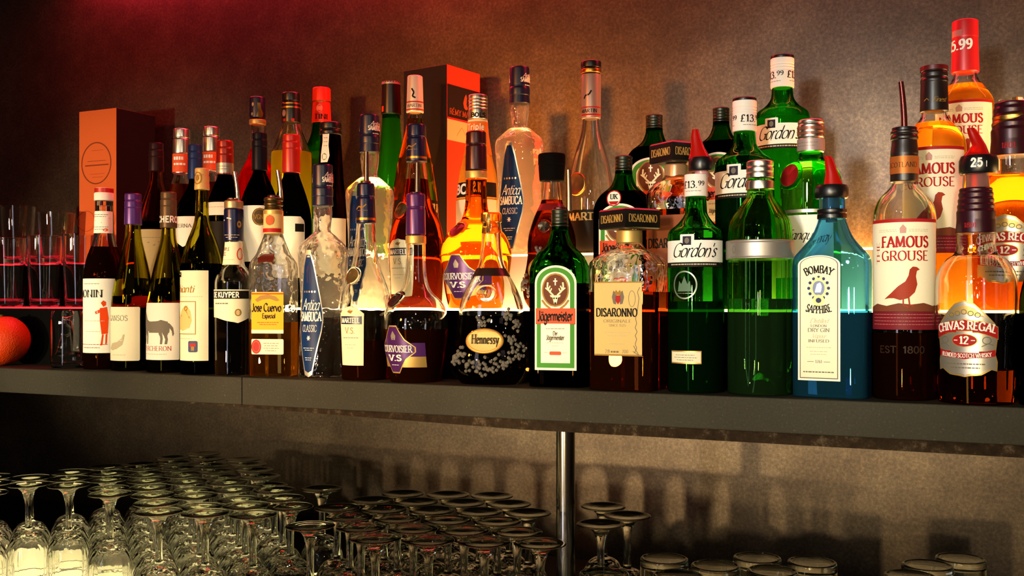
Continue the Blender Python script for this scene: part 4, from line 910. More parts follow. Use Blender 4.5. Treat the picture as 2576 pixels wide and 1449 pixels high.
# blue gin
b = B('gin_bottle', 'sapphire blue square gin bottle with tall cream label and red pourer', 'bottle', GF, 2093, 0, psi=12, dy=-.004)
s = b.glass([(498, 31), (548, 33), (560, 35, 6), (600, 50, 20), (648, 94, 14), (672, 96, 8), (None, 95, 9), (None, 84)], BLUE, 782, BLUE_D, sec=(.62, 5, 570, 650), wall=6)
b.lathe('neck_ring', [(527, 32), (528, 36), (536, 36), (538, 34), (541, 36), (551, 36), (552, 32)], MATS['black_plastic'], r0=1)
b.plastic_pourer([(393, 2076, 2090), (400, 2075, 2096), (436, 2077, 2108), (470, 2072, 2122)], (467, 500, 41, -1), None, (495, 560, 14))
l = Lab(b, s, 'label'); U = -20
def arch(e): return [(U - 52 + e, 955 - e), (U - 52 + e, 668)] + [(U + (52 - e) * math.cos(math.radians(180 - a)), 668 - (24 - e * .5) * math.sin(math.radians(a))) for a in range(10, 180, 10)] + [(U + 52 - e, 668), (U + 52 - e, 955 - e)]
l.poly(arch(0), 'white_paper', 0); l.poly(arch(5), 'ink_grey', 1); l.poly(arch(7.5), 'cream', 2)
l.text('BOMBAY', U, 688, 18, 'ink', 'bold', 62, 3, arc=70); l.ell(U, 726, 20, 24, 'gold_paper', 3); l.ell(U, 726, 15, 19, P('queen_blue', '7a86a8', .5), 4); l.poly([(U - 9, 736), (U - 4, 716), (U + 4, 712), (U + 8, 722), (U + 5, 736)], 'silver_paper', 5)
for a in range(0, 360, 30): l.ell(U + 24 * math.cos(math.radians(a)), 726 + 27 * math.sin(math.radians(a)), 4, 4, P('navy_ink', '28325c', .5), 4, 10)
l.ell(U, 756, 14, 14, 'gold_paper', 5); l.ell(U, 756, 7, 7, 'navy_ink', 6); l.poly([(U - 10, 706), (U - 6, 696), (U, 701), (U + 6, 696), (U + 10, 706)], 'gold_paper', 5)
l.text('SAPPHIRE', U, 788, 18, 'ink', 'bold', 66, 3, arc=-95); l.text('Distilled', U, 812, 11, 'faint_ink', 'script', 44, 3); l.text('LONDON', U, 822, 6, 'ink_grey', 'serif', 38, 3); l.text('DRY GIN', U, 834, 9, 'ink_grey', 'serif', 52, 3); l.text('Vapour', U, 849, 10, 'faint_ink', 'script', 34, 3); l.text('INFUSED', U, 860, 7, 'ink_grey', 'serif', 50, 3)
l.lines(U, 872, [60], 'faint_ink', l=3); l.lines(U, 882, [44, 40], 'faint_ink', l=3, gap=7); l.text('1761', U, 911, 7, 'ink_grey', 'serif', 16, 3); l.line([(U - 28, 908), (U - 12, 908)], 1.2, 'ink_grey', 3); l.line([(U + 12, 908), (U + 28, 908)], 1.2, 'ink_grey', 3); l.lines(U, 932, [76], 'ink_grey', h=3, l=3); l.done()
# whisky with a red-rimmed picture label
def bird(l, u, y, k, mat):
    l.poly([(u - 36 * k, y + 28 * k), (u - 22 * k, y + 16 * k), (u - 8 * k, y + 2 * k), (u + 6 * k, y - 8 * k), (u + 12 * k, y - 20 * k), (u + 14 * k, y - 32 * k), (u + 20 * k, y - 38 * k), (u + 28 * k, y - 37 * k), (u + 34 * k, y - 32 * k), (u + 28 * k, y - 29 * k), (u + 26 * k, y - 18 * k), (u + 29 * k, y - 2 * k), (u + 24 * k, y + 14 * k), (u + 12 * k, y + 26 * k), (u - 4 * k, y + 30 * k), (u - 16 * k, y + 26 * k), (u - 26 * k, y + 26 * k)], mat, 3)
    l.line([(u + 2 * k, y + 28 * k), (u + 2 * k, y + 40 * k), (u + 12 * k, y + 44 * k)], 3 * k, mat, 3); l.line([(u + 12 * k, y + 24 * k), (u + 14 * k, y + 40 * k), (u + 22 * k, y + 42 * k)], 3 * k, mat, 3)
def grouse(px, row, rows, hw, lc, label, level, laby, liq=AMBER, under=True):
    b = B('whisky_bottle', label, 'bottle', (GF, GM, GR)[row], px, row, lc=lc, hw=hw, dy=(.010, -.008, 0)[row])
    s = b.glass(rows, CLEAR, level, liq, wall=5)
    l = Lab(b, s); y0, y1 = laby; H = y1 - y0; w = hw * 1.30; Y = lambda f: y0 + H * f
    l.rect(-w, w, y0, y1, 'cream'); l.rect(-w, w, y0, Y(.03), 'ink_red', 1)
    l.lines(-w * .38, Y(.095), [w * .5, w * .5], 'faint_ink', gap=4); l.lines(w * .38, Y(.095), [w * .5, w * .5], 'faint_ink', gap=4); l.poly([(-7, Y(.13)), (-8, Y(.085)), (0, Y(.05)), (8, Y(.085)), (7, Y(.13))], P('rose_ink', 'b98a80', .5), 2)
    l.text('FAMOUS', hw * .06, Y(.255), H * .095, 'ink_red', 'bold', hw * 1.50); l.text('GROUSE', hw * .06, Y(.375), H * .085, 'ink_red', 'serif', hw * 1.50); l.text('THE', -hw * .80, Y(.305), H * .04, 'ink_red', 'light', H * .2, vert=True)
    bird(l, -2, Y(.60), H / 225, P('bird_russet', '93301a', .5))
    hill = [(-w, Y(.80)), (-w * .7, Y(.765)), (-w * .4, Y(.785)), (-w * .1, Y(.76)), (w * .2, Y(.772)), (w * .5, Y(.758)), (w * .8, Y(.785)), (w, Y(.775)), (w, Y(.84)), (-w, Y(.84))]
    l.poly(hill, P('moor_brown', '6e3a26', .6), 2); l.rect(-w, w, Y(.835), y1, P('claret', '6a1824', .5), 2)
    for f in (.86, .89, .92, .95): l.lines(0, Y(f), [w * 1.7], P('claret_ink', 'b06a60', .5), l=3)
    l.done(); return b, s
b, s = grouse(2275, 0, [(440, 27), (462, 28, 4), (476, 38, 10), (500, 62, 14), (528, 73, 16), (560, 76, 8), (None, 75, 8), (None, 67)], 76, 2272, 'half full whisky bottle with metal pourer and red bird label, front row', 836, (556, 828), BROWN)
b.lathe('cap', [(330, 30), (332, 33), (338, 33), (340, 30), (346, 33), (352, 33), (354, 30), (372, 32), (388, 33.5), (391, 33), (458, 33.5), (459, 30)], MATS['brown_black'], r0=1.5)
l = Lab(b, Surf(b, [(380, 34), (460, 34)]), 'cap_print'); l.rect(-60, 60, 396, 440, P('copper_foil', 'a8602c', .4, .4)); l.text('SCOTLAND', -4, 424, 12, 'ink', 'light', 76); l.line([(-60, 440), (60, 440)], 2, 'gold_ink', 2); l.done()
b.pourer(0, 206, 324, bend=-8, w=7.5, cw=30, cy=322, ch=12, mat=P('red_steel', '7a3a36', .25, .9))
l = Lab(b, s, 'embossing'); l.text('EST  1800', -4, 885, 16, P('smoke_ink', '2a1a12', .5), 'sans', 110, 1); l.done()
# twelve-year whisky in a round-shouldered bottle
def chivas(px, row, top, cap1, caphw, rows, hw, lc, label, level, lab, cap='maroon_foil', clip=1.0):
    b = B('whisky_bottle', label, 'bottle', (GF, GM, GR)[row], px, row, lc=lc, hw=hw, dy=(-.012, -.004, 0)[row])
    s = b.glass(rows, CLEAR, level, AMBER, wall=6)
    c = b.lathe('cap', [(top, caphw * .76), (top + 3, caphw * .82)] + [q for k in range(4) for q in ((top + (cap1 - top) * (.08 + .13 * k), caphw * (.80 + .03 * k)), (top + (cap1 - top) * (.13 + .13 * k), caphw * (.86 + .03 * k)))] + [(cap1 - (cap1 - top) * .3, caphw * .94), (cap1, caphw), (cap1 + 1, caphw * .8)], MATS[cap], r0=2)
    l = Lab(b, c, 'cap_print'); l.text('1801', 0, cap1 - (cap1 - top) * .12, (cap1 - top) * .1, 'ink_red', 'serif', caphw * .6, 1); l.done()
    y0, y1 = lab; H = y1 - y0; Y = lambda f: y0 + H * f; w = hw * .80
    l = Lab(b, s, label='silver and red crest label'); out = [(-w * .92, .30), (-w * .6, .16), (-w * .3, .04), (0, 0), (w * .3, .04), (w * .6, .16), (w * .92, .30), (w, .5), (w * .93, .7), (w, .80), (w * .98, .92), (w * .8, .90), (w * .5, .97), (0, 1), (-w * .5, .97), (-w * .8, .90), (-w * .98, .92), (-w, .80), (-w * .93, .7), (-w, .5)]
    l.poly([(u, Y(f)) for u, f in out], 'gold_paper', 0); l.poly([(u * .95, Y(.5 + (f - .5) * .96)) for u, f in out], 'silver_paper', 1)
    l.poly([(-w * .6, Y(.22)), (-w * .3, Y(.10)), (0, Y(.06)), (w * .3, Y(.10)), (w * .6, Y(.22)), (w * .3, Y(.20)), (0, Y(.17)), (-w * .3, Y(.20))], 'gold_paper', 2)
    for u in (-.4, -.2, 0, .2, .4): l.ring(w * u, Y(.15 + .1 * abs(u)), w * .09, H * .035, 2, 'ink_grey', 3, 16)
    def band(f0, f1, sag, mat, ww, L):
        up = [(ww * t / 10, Y(f0 + sag * (t / 10) ** 2)) for t in range(-10, 11)]; lo = [(ww * t / 10, Y(f1 + sag * (t / 10) ** 2)) for t in range(10, -11, -1)]
        l.poly(up + lo, mat, L)
    band(.24, .41, .10, 'gold_paper', w * 1.02, 3); band(.25, .40, .10, 'ink_red', w * 1.0, 4); l.text('CHIVAS REGAL', 0, Y(.375), H * .105, 'white_ink', 'bold', w * 1.86, 5, arc=w * 3.6)
    l.ell(0, Y(.52), w * .40, H * .09, 'gold_paper', 4); l.ell(0, Y(.52), w * .37, H * .08, 'ink_red', 5); l.text('12', 0, Y(.565), H * .095, 'white_ink', 'bold', w * .26, 6); l.line([(-w * .32, Y(.52)), (-w * .2, Y(.52))], 2, 'white_ink', 6); l.line([(w * .2, Y(.52)), (w * .32, Y(.52))], 2, 'white_ink', 6)
    for sg in (-1, 1): l.ring(sg * w * .66, Y(.52), w * .14, H * .05, 2, 'ink_grey', 3, 18); l.line([(sg * w * .5, Y(.6)), (sg * w * .7, Y(.56)), (sg * w * .86, Y(.58))], 2, 'ink_grey', 3)
    band(.68, .765, -.04, 'ink_red', w * .92, 4); l.text('BLENDED SCOTCH WHISKY', 0, Y(.745), H * .05, 'white_ink', 'bold', w * 1.6, 5, arc=-w * 6)
    l.lines(0, Y(.82), [w * 1.2, w * .9], 'ink_grey', gap=H * .05, h=3); l.done()
    return b, s, c
b, s, c = chivas(2455, 0, 474, 588, 48, [(440, 30), (500, 34), (590, 47, 4), (620, 46, 6), (640, 50, 8), (652, 72, 16), (690, 94, 26), (740, 96, 20), (None, 88, 12), (None, 78)], 96, 2428, 'nearly empty round whisky bottle with red pourer and silver crest label, front row', 928, (756, 944))
b.plastic_pourer([(322, 2434, 2452), (336, 2436, 2462), (366, 2446, 2478), (398, 2420, 2490)], (394, 440, 46, 6), None, (436, 490, 22))
sf2 = Surf(b, [(380, 47.5), (450, 47.5)]); l = Lab(b, sf2, 'collar_print', du=6); l.text('25 ml', 26, 424, 19, 'white_ink', 'heavy', 58, 2); l.done()
l = Lab(b, s, 'embossing'); l.text('CHIVAS', 40, 630, 13, 'faint_ink', 'serif', 44, 1, rise=.25); l.done()
# ================================================================== LOWER LIT STEP, left to right
b, s, c = wine(393, 1, 360, 432, 18, 52, 462, 590, P('plum_black_foil', '2a1416', .4, .3), G('pale_rose_glass', (.55, .30, .22)), DARK, 560, 380, 'pale rose wine bottle with black-plum cap, between the terracotta box and the taupe capped bottle', None)
l = Lab(b, s); l.rect(-56, 56, 580, 700, P('kraft', 'a08a64', .6)); l.lines(0, 600, [50], 'ink_grey'); l.line([(-20, 624), (-6, 612), (8, 620), (20, 610)], 2, 'ink_grey'); l.done()
b, s, c = wine(491, 1, 365, 452, 18, 50, 470, 540, P('blue_foil', '1d2f5c', .4, .3), DARK, DARK, 500, 462, 'dark wine bottle with blue cap and white shield-shaped label', None, dy=.014)
l = Lab(b, s); l.poly([(-34, 548), (34, 548), (34, 596), (22, 612), (0, 624), (-22, 612), (-34, 596)], 'white_paper'); l.text('TERNA', 0, 576, 9, 'ink_grey', 'serif', 44); l.done()
b, s, c = wine(566, 1, 355, 440, 21, 48, 450, 530, P('brick_foil', '8e1e10', .3, .3), DARK, DARK, 480, 545, 'dark wine bottle with brick-red cap and narrow white band label', None, dy=-.010)
l = Lab(b, c, 'cap_band'); l.rect(-60, 60, 412, 440, 'silver_paper'); l.lines(0, 420, [40, 30], 'ink_grey', gap=7); l.done()
l = Lab(b, s); l.rect(-40, 40, 512, 545, 'white_paper'); l.lines(0, 524, [50], 'faint_ink'); l.rect(-40, 40, 560, 700, 'ink', 0); l.done()
b, s, c = wine(653, 1, 335, 430, 19, 48, 440, 515, P('slate_navy_foil', '12141f', .4, .3), DARK, DARK, 480, 634, 'dark wine bottle with slate-navy capsule and round seal on its white label', None)
l = Lab(b, s); l.rect(-44, 42, 521, 660, 'white_paper'); l.ell(20, 549, 19, 22, P('seal_brown', '4c3c28', .5), 1); l.ring(20, 549, 17, 20, 2, 'gold_ink', 2); l.text('VGNS', 20, 555, 11, 'gold_ink', 'serif', 28); l.rect(-44, 42, 672, 700, 'ink'); l.done()
b, s, c = wine(733, 1, 340, 436, 22, 50, 446, 540, MATS['red_foil'], DARK, DARK, 480, 720, 'dark wine bottle with bright red screw cap, second wine behind the tequila', None)
l = Lab(b, s); l.poly([(-50, 548), (36, 548), (46, 558), (48, 566), (48, 700), (-50, 700)], 'white_paper'); l.rect(22, 46, 566, 586, 'ink', 1); l.done()
b = B('liqueur_bottle', 'dark brown straight-necked bottle with pale vertical strip on its neck', 'bottle', GM, 832, 1, lc=820, hw=44)
s = b.glass([(322, 22), (340, 25), (400, 29, 20), (470, 33, 20), (525, 44, 20), (None, 44, 8), (None, 38)], BOTTLE_BROWN, 380, BOTTLE_BROWN)
b.lathe('cap', [(309, 24), (311, 27), (326, 27.5), (327, 25), (331, 28), (340, 28), (341, 24)], MATS['black_plastic'])
l = Lab(b, s, 'neck_strip', du=-6); l.poly([(-10, 326), (10, 326), (8, 370), (11, 396), (6, 412), (-14, 412), (-14, 392), (-9, 360)], 'white_paper', 0); l.lines(0, 340, [10, 10, 10, 10], 'ink_grey', gap=10); l.ell(-3, 398, 7, 9, 'ink_grey', 1); l.done()
l = Lab(b, s); l.rect(-52, 56, 552, 700, 'cream'); l.done()
sambuca(930, 1, 290, 400, 0, 0, 0, 61, 890, 'clear aniseed liqueur bottle with navy cap on the lower step, behind the nearly empty cognac', 1)
martell(1048, 1, 314, 70, 1000, 'full amber cognac bottle with navy capsule and cream label, on the lower step', False)
courvoisier(1198, 1, 332, 91, 1146, 'full glowing amber cognac bottle with maroon capsule and cartouche label, on the lower step', MATS['maroon_foil'], False, 0)
xo(1388, 1, 388, 84, 1344, 'full dark red cognac decanter with black stopper, behind the stag label bottle', 'black', True)
herbal(1569, 1, 393, 76, 14, 'dark herbal liqueur bottle with round UK sticker, on the lower step', False, MATS['dark_green_cap'], sticker=True)
b, s, h = amaretto(1700, 1, 362, 72, 18, 'full orange amaretto bottle with square black cap, behind the red-spouted gin', 530, 62, 50, 27, 476, G('orange_amber_liquid', (.80, .22, .03)))
b.lathe('neck_foil', [(414, 24), (416, 28.5), (450, 29), (452, 26)], P('clear_foil', 'b08a62', .3, .4))
l = Lab(b, s); l.rect(-58, 58, 545, 700, P('rust_paper', '8a4a2a', .5)); l.text('DISARONNO', 0, 626, 22, 'ink', 'bold', 104); l.done()
gin(1873, 1, 248, 332, 30, 366, 404, 73, 1860, 'green gin bottle with white price cap, half hidden behind the lime fluted gin', (436, 492), 420, (24, -44, 92))
# green gin with a wax seal
b = B('gin_bottle', 'bright green gin bottle with round red seal and ridged silver-red cap', 'bottle', GM, 2040, 1, lc=2010, hw=76)
s = b.glass([(312, 26), (386, 28), (402, 31, 6), (420, 60, 16), (450, 75, 18), (530, 74), (None, 74, 8), (None, 66)], GREEN, 412, G('green_gin_liquid', (.22, .72, .14)))
b.lathe('cap', [(303, 29), (305, 32)] + [q for k in range(4) for q in ((311 + 12 * k, 32.5), (314 + 12 * k, 30.5), (317 + 12 * k, 32.5))] + [(384, 32.5), (386, 28)], MATS['silver_cap'], r0=1)
l = Lab(b, Surf(b, [(300, 33), (390, 33)]), 'cap_bands'); l.rect(-80, 80, 322, 330, P('cap_copper', '8e5a48', .35, .6), 1); l.rect(-80, 80, 336, 341, 'cap_copper', 1); l.rect(-80, 80, 352, 382, P('cap_lilac', 'a48f8a', .4, .4), 1); l.lines(0, 362, [60, 50], 'ink_grey', gap=8); l.done()
seal(b, s, -26, 445, 34, 36, 8, [GREEN, P('wax_red', '7c0d10', .35)], 'wax_seal')
l = Lab(b, s); l.rect(-90, 90, 532, 540, 'silver_paper'); l.rect(-90, 90, 546, 700, 'white_paper'); l.text('Tanqueray', 20, 606, 24, 'ink', 'script', 116); l.done()
rows = lambda t, c1, hw, chw: [(t + 10, chw - 5), (c1, chw - 3), (c1 + 14, chw, 6), (c1 + 36, hw * .66, 14), (c1 + 66, hw * .97, 16), (c1 + 96, hw, 8), (None, hw * .98, 8), (None, hw * .88)]
b, s = grouse(2350, 1, rows(168, 284, 75, 33), 75, 2338, 'glowing whisky bottle with black cap and red bird label, on the lower step', 312, (378, 640), GOLD)
b.lathe('cap', [(167, 26), (169, 31), (180, 31.5), (181, 29), (186, 32), (196, 32), (197, 30), (202, 33), (208, 33), (210, 32), (282, 34), (284, 30)], MATS['brown_black'], r0=1.2)
l = Lab(b, Surf(b, [(160, 32.4), (290, 34.6)]), 'cap_print'); l.rect(-80, 80, 169, 180, 'dark_red', 0); l.line([(-20, 258), (-12, 252), (-6, 258)], 1.6, 'gold_ink', 1); l.text('Finest', 18, 262, 12, 'gold_ink', 'script', 34, 1); l.line([(-50, 274), (50, 274)], 1.2, 'gold_ink', 1); l.done()  # dark red band on the cap top paints in red light from above
b, s, c = chivas(2546, 1, 259, 394, 52, [(250, 30), (300, 34), (394, 48, 4), (424, 47, 6), (448, 50, 8), (470, 72, 16), (520, 94, 24), (580, 97, 20), (None, 90, 12), (None, 80)], 97, 2530, 'full glowing whisky bottle with silver crest label at the right edge, on the lower step', 442, (545, 715))
l = Lab(b, c, 'cap_window'); l.poly([(-46, 296), (30, 288), (34, 296), (10, 306), (-46, 318)], 'gold', 2); l.done()
# ================================================================== UPPER LIT STEP
for px, top, body, lab in ((457, 325, 44, 'bottle with silver and orange capsule, left of two behind the blue capped wine'), (532, 320, 44, 'bottle with silver and orange capsule, right of two behind the brick-red capped wine')):
    b = B('liqueur_bottle', lab, 'bottle', GR, px, 2, lc=px - 8, hw=44)
    s = b.glass([(top + 8, 15), (top + 112, 17), (top + 130, 22, 12), (top + 190, body, 24), (None, body, 6), (None, body - 8)], CLEAR, top + 140, G('rosy_liquid', (.55, .25, .15)))
    c = b.lathe('cap', [(top, 18), (top + 2, 20.5), (top + 22, 20.5), (top + 24, 19), (top + 27, 21), (top + 62, 21.5), (top + 64, 20), (top + 113, 22), (top + 114, 18)], MATS['silver_cap'])
    l = Lab(b, Surf(b, [(top + 60, 21.8), (top + 114, 22.5)]), 'capsule_print'); l.rect(-70, 70, top + 64, top + 110, P('coral_paper', 'd9562c', .45)); l.lines(-4, top + 72, [26], 'white_ink', h=8); l.lines(-2, top + 88, [30], 'white_ink', h=5); l.done()
b = B('liqueur_bottle', 'red liqueur bottle with black and gold cap on the upper step, behind the slate-navy capsule', 'bottle', GR, 648, 2, lc=640, hw=50)
s = b.glass([(255, 14), (310, 17), (372, 17, 10), (400, 24, 16), (444, 48, 20), (None, 50, 6), (None, 44)], CLEAR, 376, RED)
b.lathe('cap', [(245, 17), (247, 19.5), (298, 20), (300, 17)], MATS['navy']); b.lathe('neck_band', [(302, 19), (303, 21), (314, 21), (315, 18)], MATS['gold_paper'])
l = Lab(b, Surf(b, [(240, 20), (310, 20.4)]), 'cap_print'); l.poly([(2, 262), (10, 262), (12, 276), (18, 288), (16, 297), (0, 297), (4, 282)], 'gold', 1); l.ell(-9, 266, 3, 5, 'silver_paper', 1, 10); l.ell(-11, 290, 3, 4, 'silver_paper', 1, 10); l.done()
b = B('liqueur_bottle', 'yellow liqueur bottle with black and gold capsule on the upper step', 'bottle', GR, 733, 2, lc=720, hw=50)
s = b.glass([(245, 18), (308, 21), (322, 24, 6), (384, 49, 30), (400, 50, 10), (None, 50, 6), (None, 44)], CLEAR, 384, YELLOW)
b.lathe('cap', [(235, 21), (237, 23), (256, 23), (258, 20), (261, 23.5), (310, 24), (311, 21)], MATS['black_plastic'])
l = Lab(b, Surf(b, [(230, 23.6), (312, 24.4)]), 'cap_print'); l.rect(-70, 70, 262, 265, 'gold', 0); l.rect(-70, 70, 271, 275, 'gold', 0); l.ell(-14, 288, 6, 9, 'silver_paper', 1); l.rect(-16, -8, 302, 309, 'red_foil', 1); l.rect(6, 14, 302, 309, 'red_foil', 1); l.done()
b = B('vermouth_bottle', 'green bottle with tall red capsule on the upper step', 'bottle', GR, 809, 2, lc=796, hw=54, Y=.40)
s = b.glass([(230, 18), (312, 22), (340, 26, 14), (400, 50, 40), (430, 54, 14), (None, 54, 6), (None, 46)], GREEN, 386, G('leaf_green_liquid', (.16, .58, .08), milk=.15))
c = b.lathe('capsule', [(222, 20), (224, 22.5), (256, 23), (258, 22), (310, 24.5), (311, 21)], P('scarlet_foil', 'd83018', .3, .2))
l = Lab(b, c, 'capsule_print'); l.rect(-70, 70, 257, 259, 'gold', 0); l.ell(0, 276, 8, 10, P('pale_red', 'e88a70', .5), 0); l.text('TINI', 4, 303, 12, 'ink', 'serif', 34, 1); l.done()
b = B('wine_bottle', 'tall slim bright green bottle with black and silver cap on the upper step', 'bottle', GR, 984, 2, lc=975, hw=44, Y=.40)
s = b.glass([(215, 18), (288, 22), (340, 25, 30), (440, 34, 60), (560, 44, 40), (None, 44, 6), (None, 38)], GREEN, 300, G('bright_green_liquid', (.12, .70, .06), milk=.3))
c = b.lathe('cap', [(207, 21), (208, 24), (215, 24), (217, 23), (289, 25), (290, 21)], MATS['black_plastic'])
l = Lab(b, c, 'cap_print'); l.rect(-70, 70, 208, 215, 'silver_paper', 0); l.line([(-38, 242), (38, 242)], 2, 'gold_ink', 0); l.rect(-24, -16, 270, 284, 'orange_red', 0); l.done()
# brandy with a silver capsule, in front of its carton
b = B('brandy_bottle', 'amber brandy bottle with tall silver capsule, in front of the red and black carton', 'bottle', GR, 1044, 2, lc=1036, hw=60, Y=.285)
s = b.glass([(198, 15), (290, 19), (330, 23, 20), (420, 46, 50), (520, 60, 40), (None, 58, 8), (None, 50)], CLEAR, 300, G('brandy_liquid', (.95, .58, .18)))
c = b.lathe('capsule', [(192, 17), (194, 19), (258, 21), (284, 22), (285, 19)], P('pearl_foil', 'd8d0c0', .35, .3))
l = Lab(b, c, 'capsule_print'); l.line([(-6, 226), (0, 236), (-4, 246), (4, 250)], 4, 'ink', 0); l.rect(-60, 60, 258, 261, 'ink_red', 0); l.rect(-60, 60, 277, 280, 'ink_red', 0); l.text('MARTIN', 0, 273, 8, 'ink_grey', 'serif', 40, 1); l.done()
l = Lab(b, s); l.rect(-54, 84, 507, 640, P('carton_black', '1c1310', .5)); l.line([(-50, 552), (84, 552)], 2, 'ink_red', 1); l.text('MARTIN', 26, 536, 20, P('tan_ink', 'b9a06a', .5), 'bold', 104); l.done()
# orange liqueur, pale bottle
b = B('liqueur_bottle', 'pale orange-liqueur bottle with silver screw cap and black band on its label', 'bottle', GR, 1202, 2, lc=1188, hw=54)
s = b.glass([(250, 19), (302, 24), (345, 28, 10), (395, 36, 14), (440, 47, 14), (505, 54, 14), (None, 54, 6), (None, 46)], CLEAR, 350, STRAW)
c = b.lathe('cap', [(240, 22), (242, 24.5)] + [q for k in range(4) for q in ((250 + 8 * k, 25), (252 + 8 * k, 23.5), (254 + 8 * k, 25))] + [(302, 25.5), (303, 21)], MATS['silver_cap'], r0=1)
l = Lab(b, c, 'cap_print'); l.text('BOLS', 8, 298, 10, 'ink', 'heavy', 36); l.done()
l = Lab(b, s, 'neck_label'); l.rect(-60, 60, 308, 392, P('triple_orange', 'd8742c', .45)); l.rect(-60, 60, 304, 309, 'cream', 1); l.text('Triple', 0, 330, 15, 'white_ink', 'sans', 46); l.done()
l = Lab(b, s); l.rect(-70, 70, 463, 500, 'ink'); l.text('BOLS', -14, 491, 22, 'white_ink', 'heavy', 88); l.rect(-70, 70, 506, 640, 'cream', 0); l.line([(-70, 504), (70, 504)], 3, 'gold_ink', 0); l.done()
sambuca(1307, 2, 170, 262, 0, 0, 0, 62, 1280, 'tall clear aniseed liqueur bottle with blue diamond label, on the upper step', 2)
# pale brandy, broad shoulders, nearly empty
b = B('brandy_bottle', 'empty pale gold long-necked brandy bottle with black cap on the upper step', 'bottle', GR, 1487, 2, lc=1470, hw=60)
s = b.glass([(190, 18), (300, 21), (340, 26, 30), (410, 48, 50), (480, 60, 50), (None, 58, 8), (None, 50)], CLEAR, 560, STRAW)
b.lathe('cap', [(155, 22), (157, 25.5), (172, 25.5), (174, 22)], MATS['black_plastic']); b.lathe('cap_ring', [(175, 23), (176, 26), (186, 26), (187, 22)], MATS['gold'])
ns = b.lathe('neck_label', [(188, 20), (189, 25), (300, 24), (301, 19)], P('rose_silver_foil', '9a8078', .35, .4))
l = Lab(b, ns, 'neck_print'); l.line([(-12, 252), (-8, 244), (2, 242), (8, 232)], 4, 'ink', 0); l.rect(-60, 60, 272, 275, 'ink_red', 0); l.rect(-60, 60, 290, 294, 'ink_red', 0); l.text('MARTIN', 0, 287, 9, 'ink', 'serif', 44, 1); l.done()
seal(b, s, -22, 468, 26, 29, 5, [MATS['gold'], P('seal_bronze', '6a4a30', .4, .5)], 'seal')
l = Lab(b, s); l.rect(-56, 56, 532, 640, 'carton_black'); l.text('MARTIN', 0, 558, 18, 'tan_ink', 'bold', 96); l.done()
herbal(1646, 2, 290, 74, 12, 'dark herbal liqueur bottle with stag roundel on the upper step, behind the orange amaretto', False, MATS['dark_green_cap'])
herbal(1814, 2, 272, 72, 12, 'dark herbal liqueur bottle on the upper step, left of the topmost green gin', False, MATS['dark_green_cap'])
gin(1968, 2, 141, 222, 29, 250, 284, 67, 1954, 'topmost green gin bottle with white price cap, on the upper step', (320, 371), 300, (-20, 46), dark=G('green_full', (.05, .50, .05), milk=.15))
b, s = grouse(2428, 2, rows(60, 186, 68, 30), 68, 2414, 'topmost whisky bottle with bright red capsule and red bird label, on the upper step', 216, (262, 486), GOLD)
c = b.lathe('capsule', [(53, 26), (55, 30.5), (96, 31), (98, 30.4), (184, 33), (186, 28)], P('cherry_foil', 'c01c20', .35, .1))
l = Lab(b, c, 'capsule_print'); l.text('£15.99', -18, 130, 24, 'white_ink', 'bold', 82); l.rect(-34, 0, 80, 96, P('dull_rose', 'a8605c', .5), 0); l.done()
# bottle at the right edge of the front row
b, s, c = wine(2650, 0, 470, 560, 24, 78, 600, 740, MATS['black_matt'], DARK, DARK, 640, 2640, 'almost black bottle cut by the right edge, in the front row', None, dy=-.012)
# ================================================================== cartons
def carton(name, label, px, top, side, psi, Y, mats, faces):
    b = B(name, label, 'box', 'cartons on the upper lit step', px, 2, psi=psi, Y=Y); h = (b.yb - top) / b.S; a = side / 2
    bm = bmesh.new(); box_bm(bm, -a, a, -a, a, 0, h, bev=.0012)
    for f in bm.faces:
        n = f.normal
        f.normal_update(); n = f.normal
        f.material_index = 0 if n.y < -.7 else 1 if n.x > .7 else 2 if n.z > .7 else 1
    o = link_bm('carton_body', bm, mats, b.root, 20); return b, a, h
class Flat:
    """drawing surface of one carton face: u px across, photo row down"""
    def __init__(s, b, a, face): s.b, s.a, s.face = b, a, face
    def point(s, u, y, off):
        x = u / s.b.S; z = (s.b.yb - y) / s.b.S
        return Vector((x, -s.a - off, z)) if s.face == 0 else Vector((s.a + off, x, z))
b, a, h = carton('gift_carton', 'tall terracotta and black carton standing at the left on the upper step', 296, 287, .118, 47, .40, [paper('terracotta', 'd4602c'), P('carton_dark', '0e0a0a', .6), P('carton_top', '8a2418', .5)], None)
l = Lab(b, Flat(b, a, 0), 'printed_seal'); l.ring(-4, 418, 51, 52, 3.0, P('seal_ink', '7a3418', .6), 1, 60); l.line([(-42, 423), (38, 423)], 3, 'seal_ink', 1); l.lines(-2, 412, [64], 'seal_ink'); l.lines(0, 386, [40], P('seal_faint', 'a84a22', .6)); l.lines(0, 444, [50, 34], 'seal_faint', gap=8)
l.done()
for sg in (-1, 1): l = Lab(b, Flat(b, a, 0), 'printed_arc'); l.ring(-4 + sg * 34, 560, 30, 26, 2, 'seal_faint', 1, 30); l.done()
b, a, h = carton('gift_carton', 'tall black and red brandy carton behind the silver capsuled brandy', 1112, 183, .110, 38, .425, [P('carton_charcoal', '211c1a', .5), P('carton_red', 'c8301a', .45), P('carton_lid', '8a5a4a', .4, .3)], None)
l = Lab(b, Flat(b, a, 1), 'printed_panel'); A = a * b.S
l.rect(-A * .98, A * .98, 262, 330, 'carton_black', 1); l.rect(-A * .98, A * .98, 230, 262, 'carton_black', 1); l.rect(-A, A, 314, 366, P('panel_sand', 'b08c62', .5), 2); l.rect(-A, A, 310, 315, 'ink_red', 3)
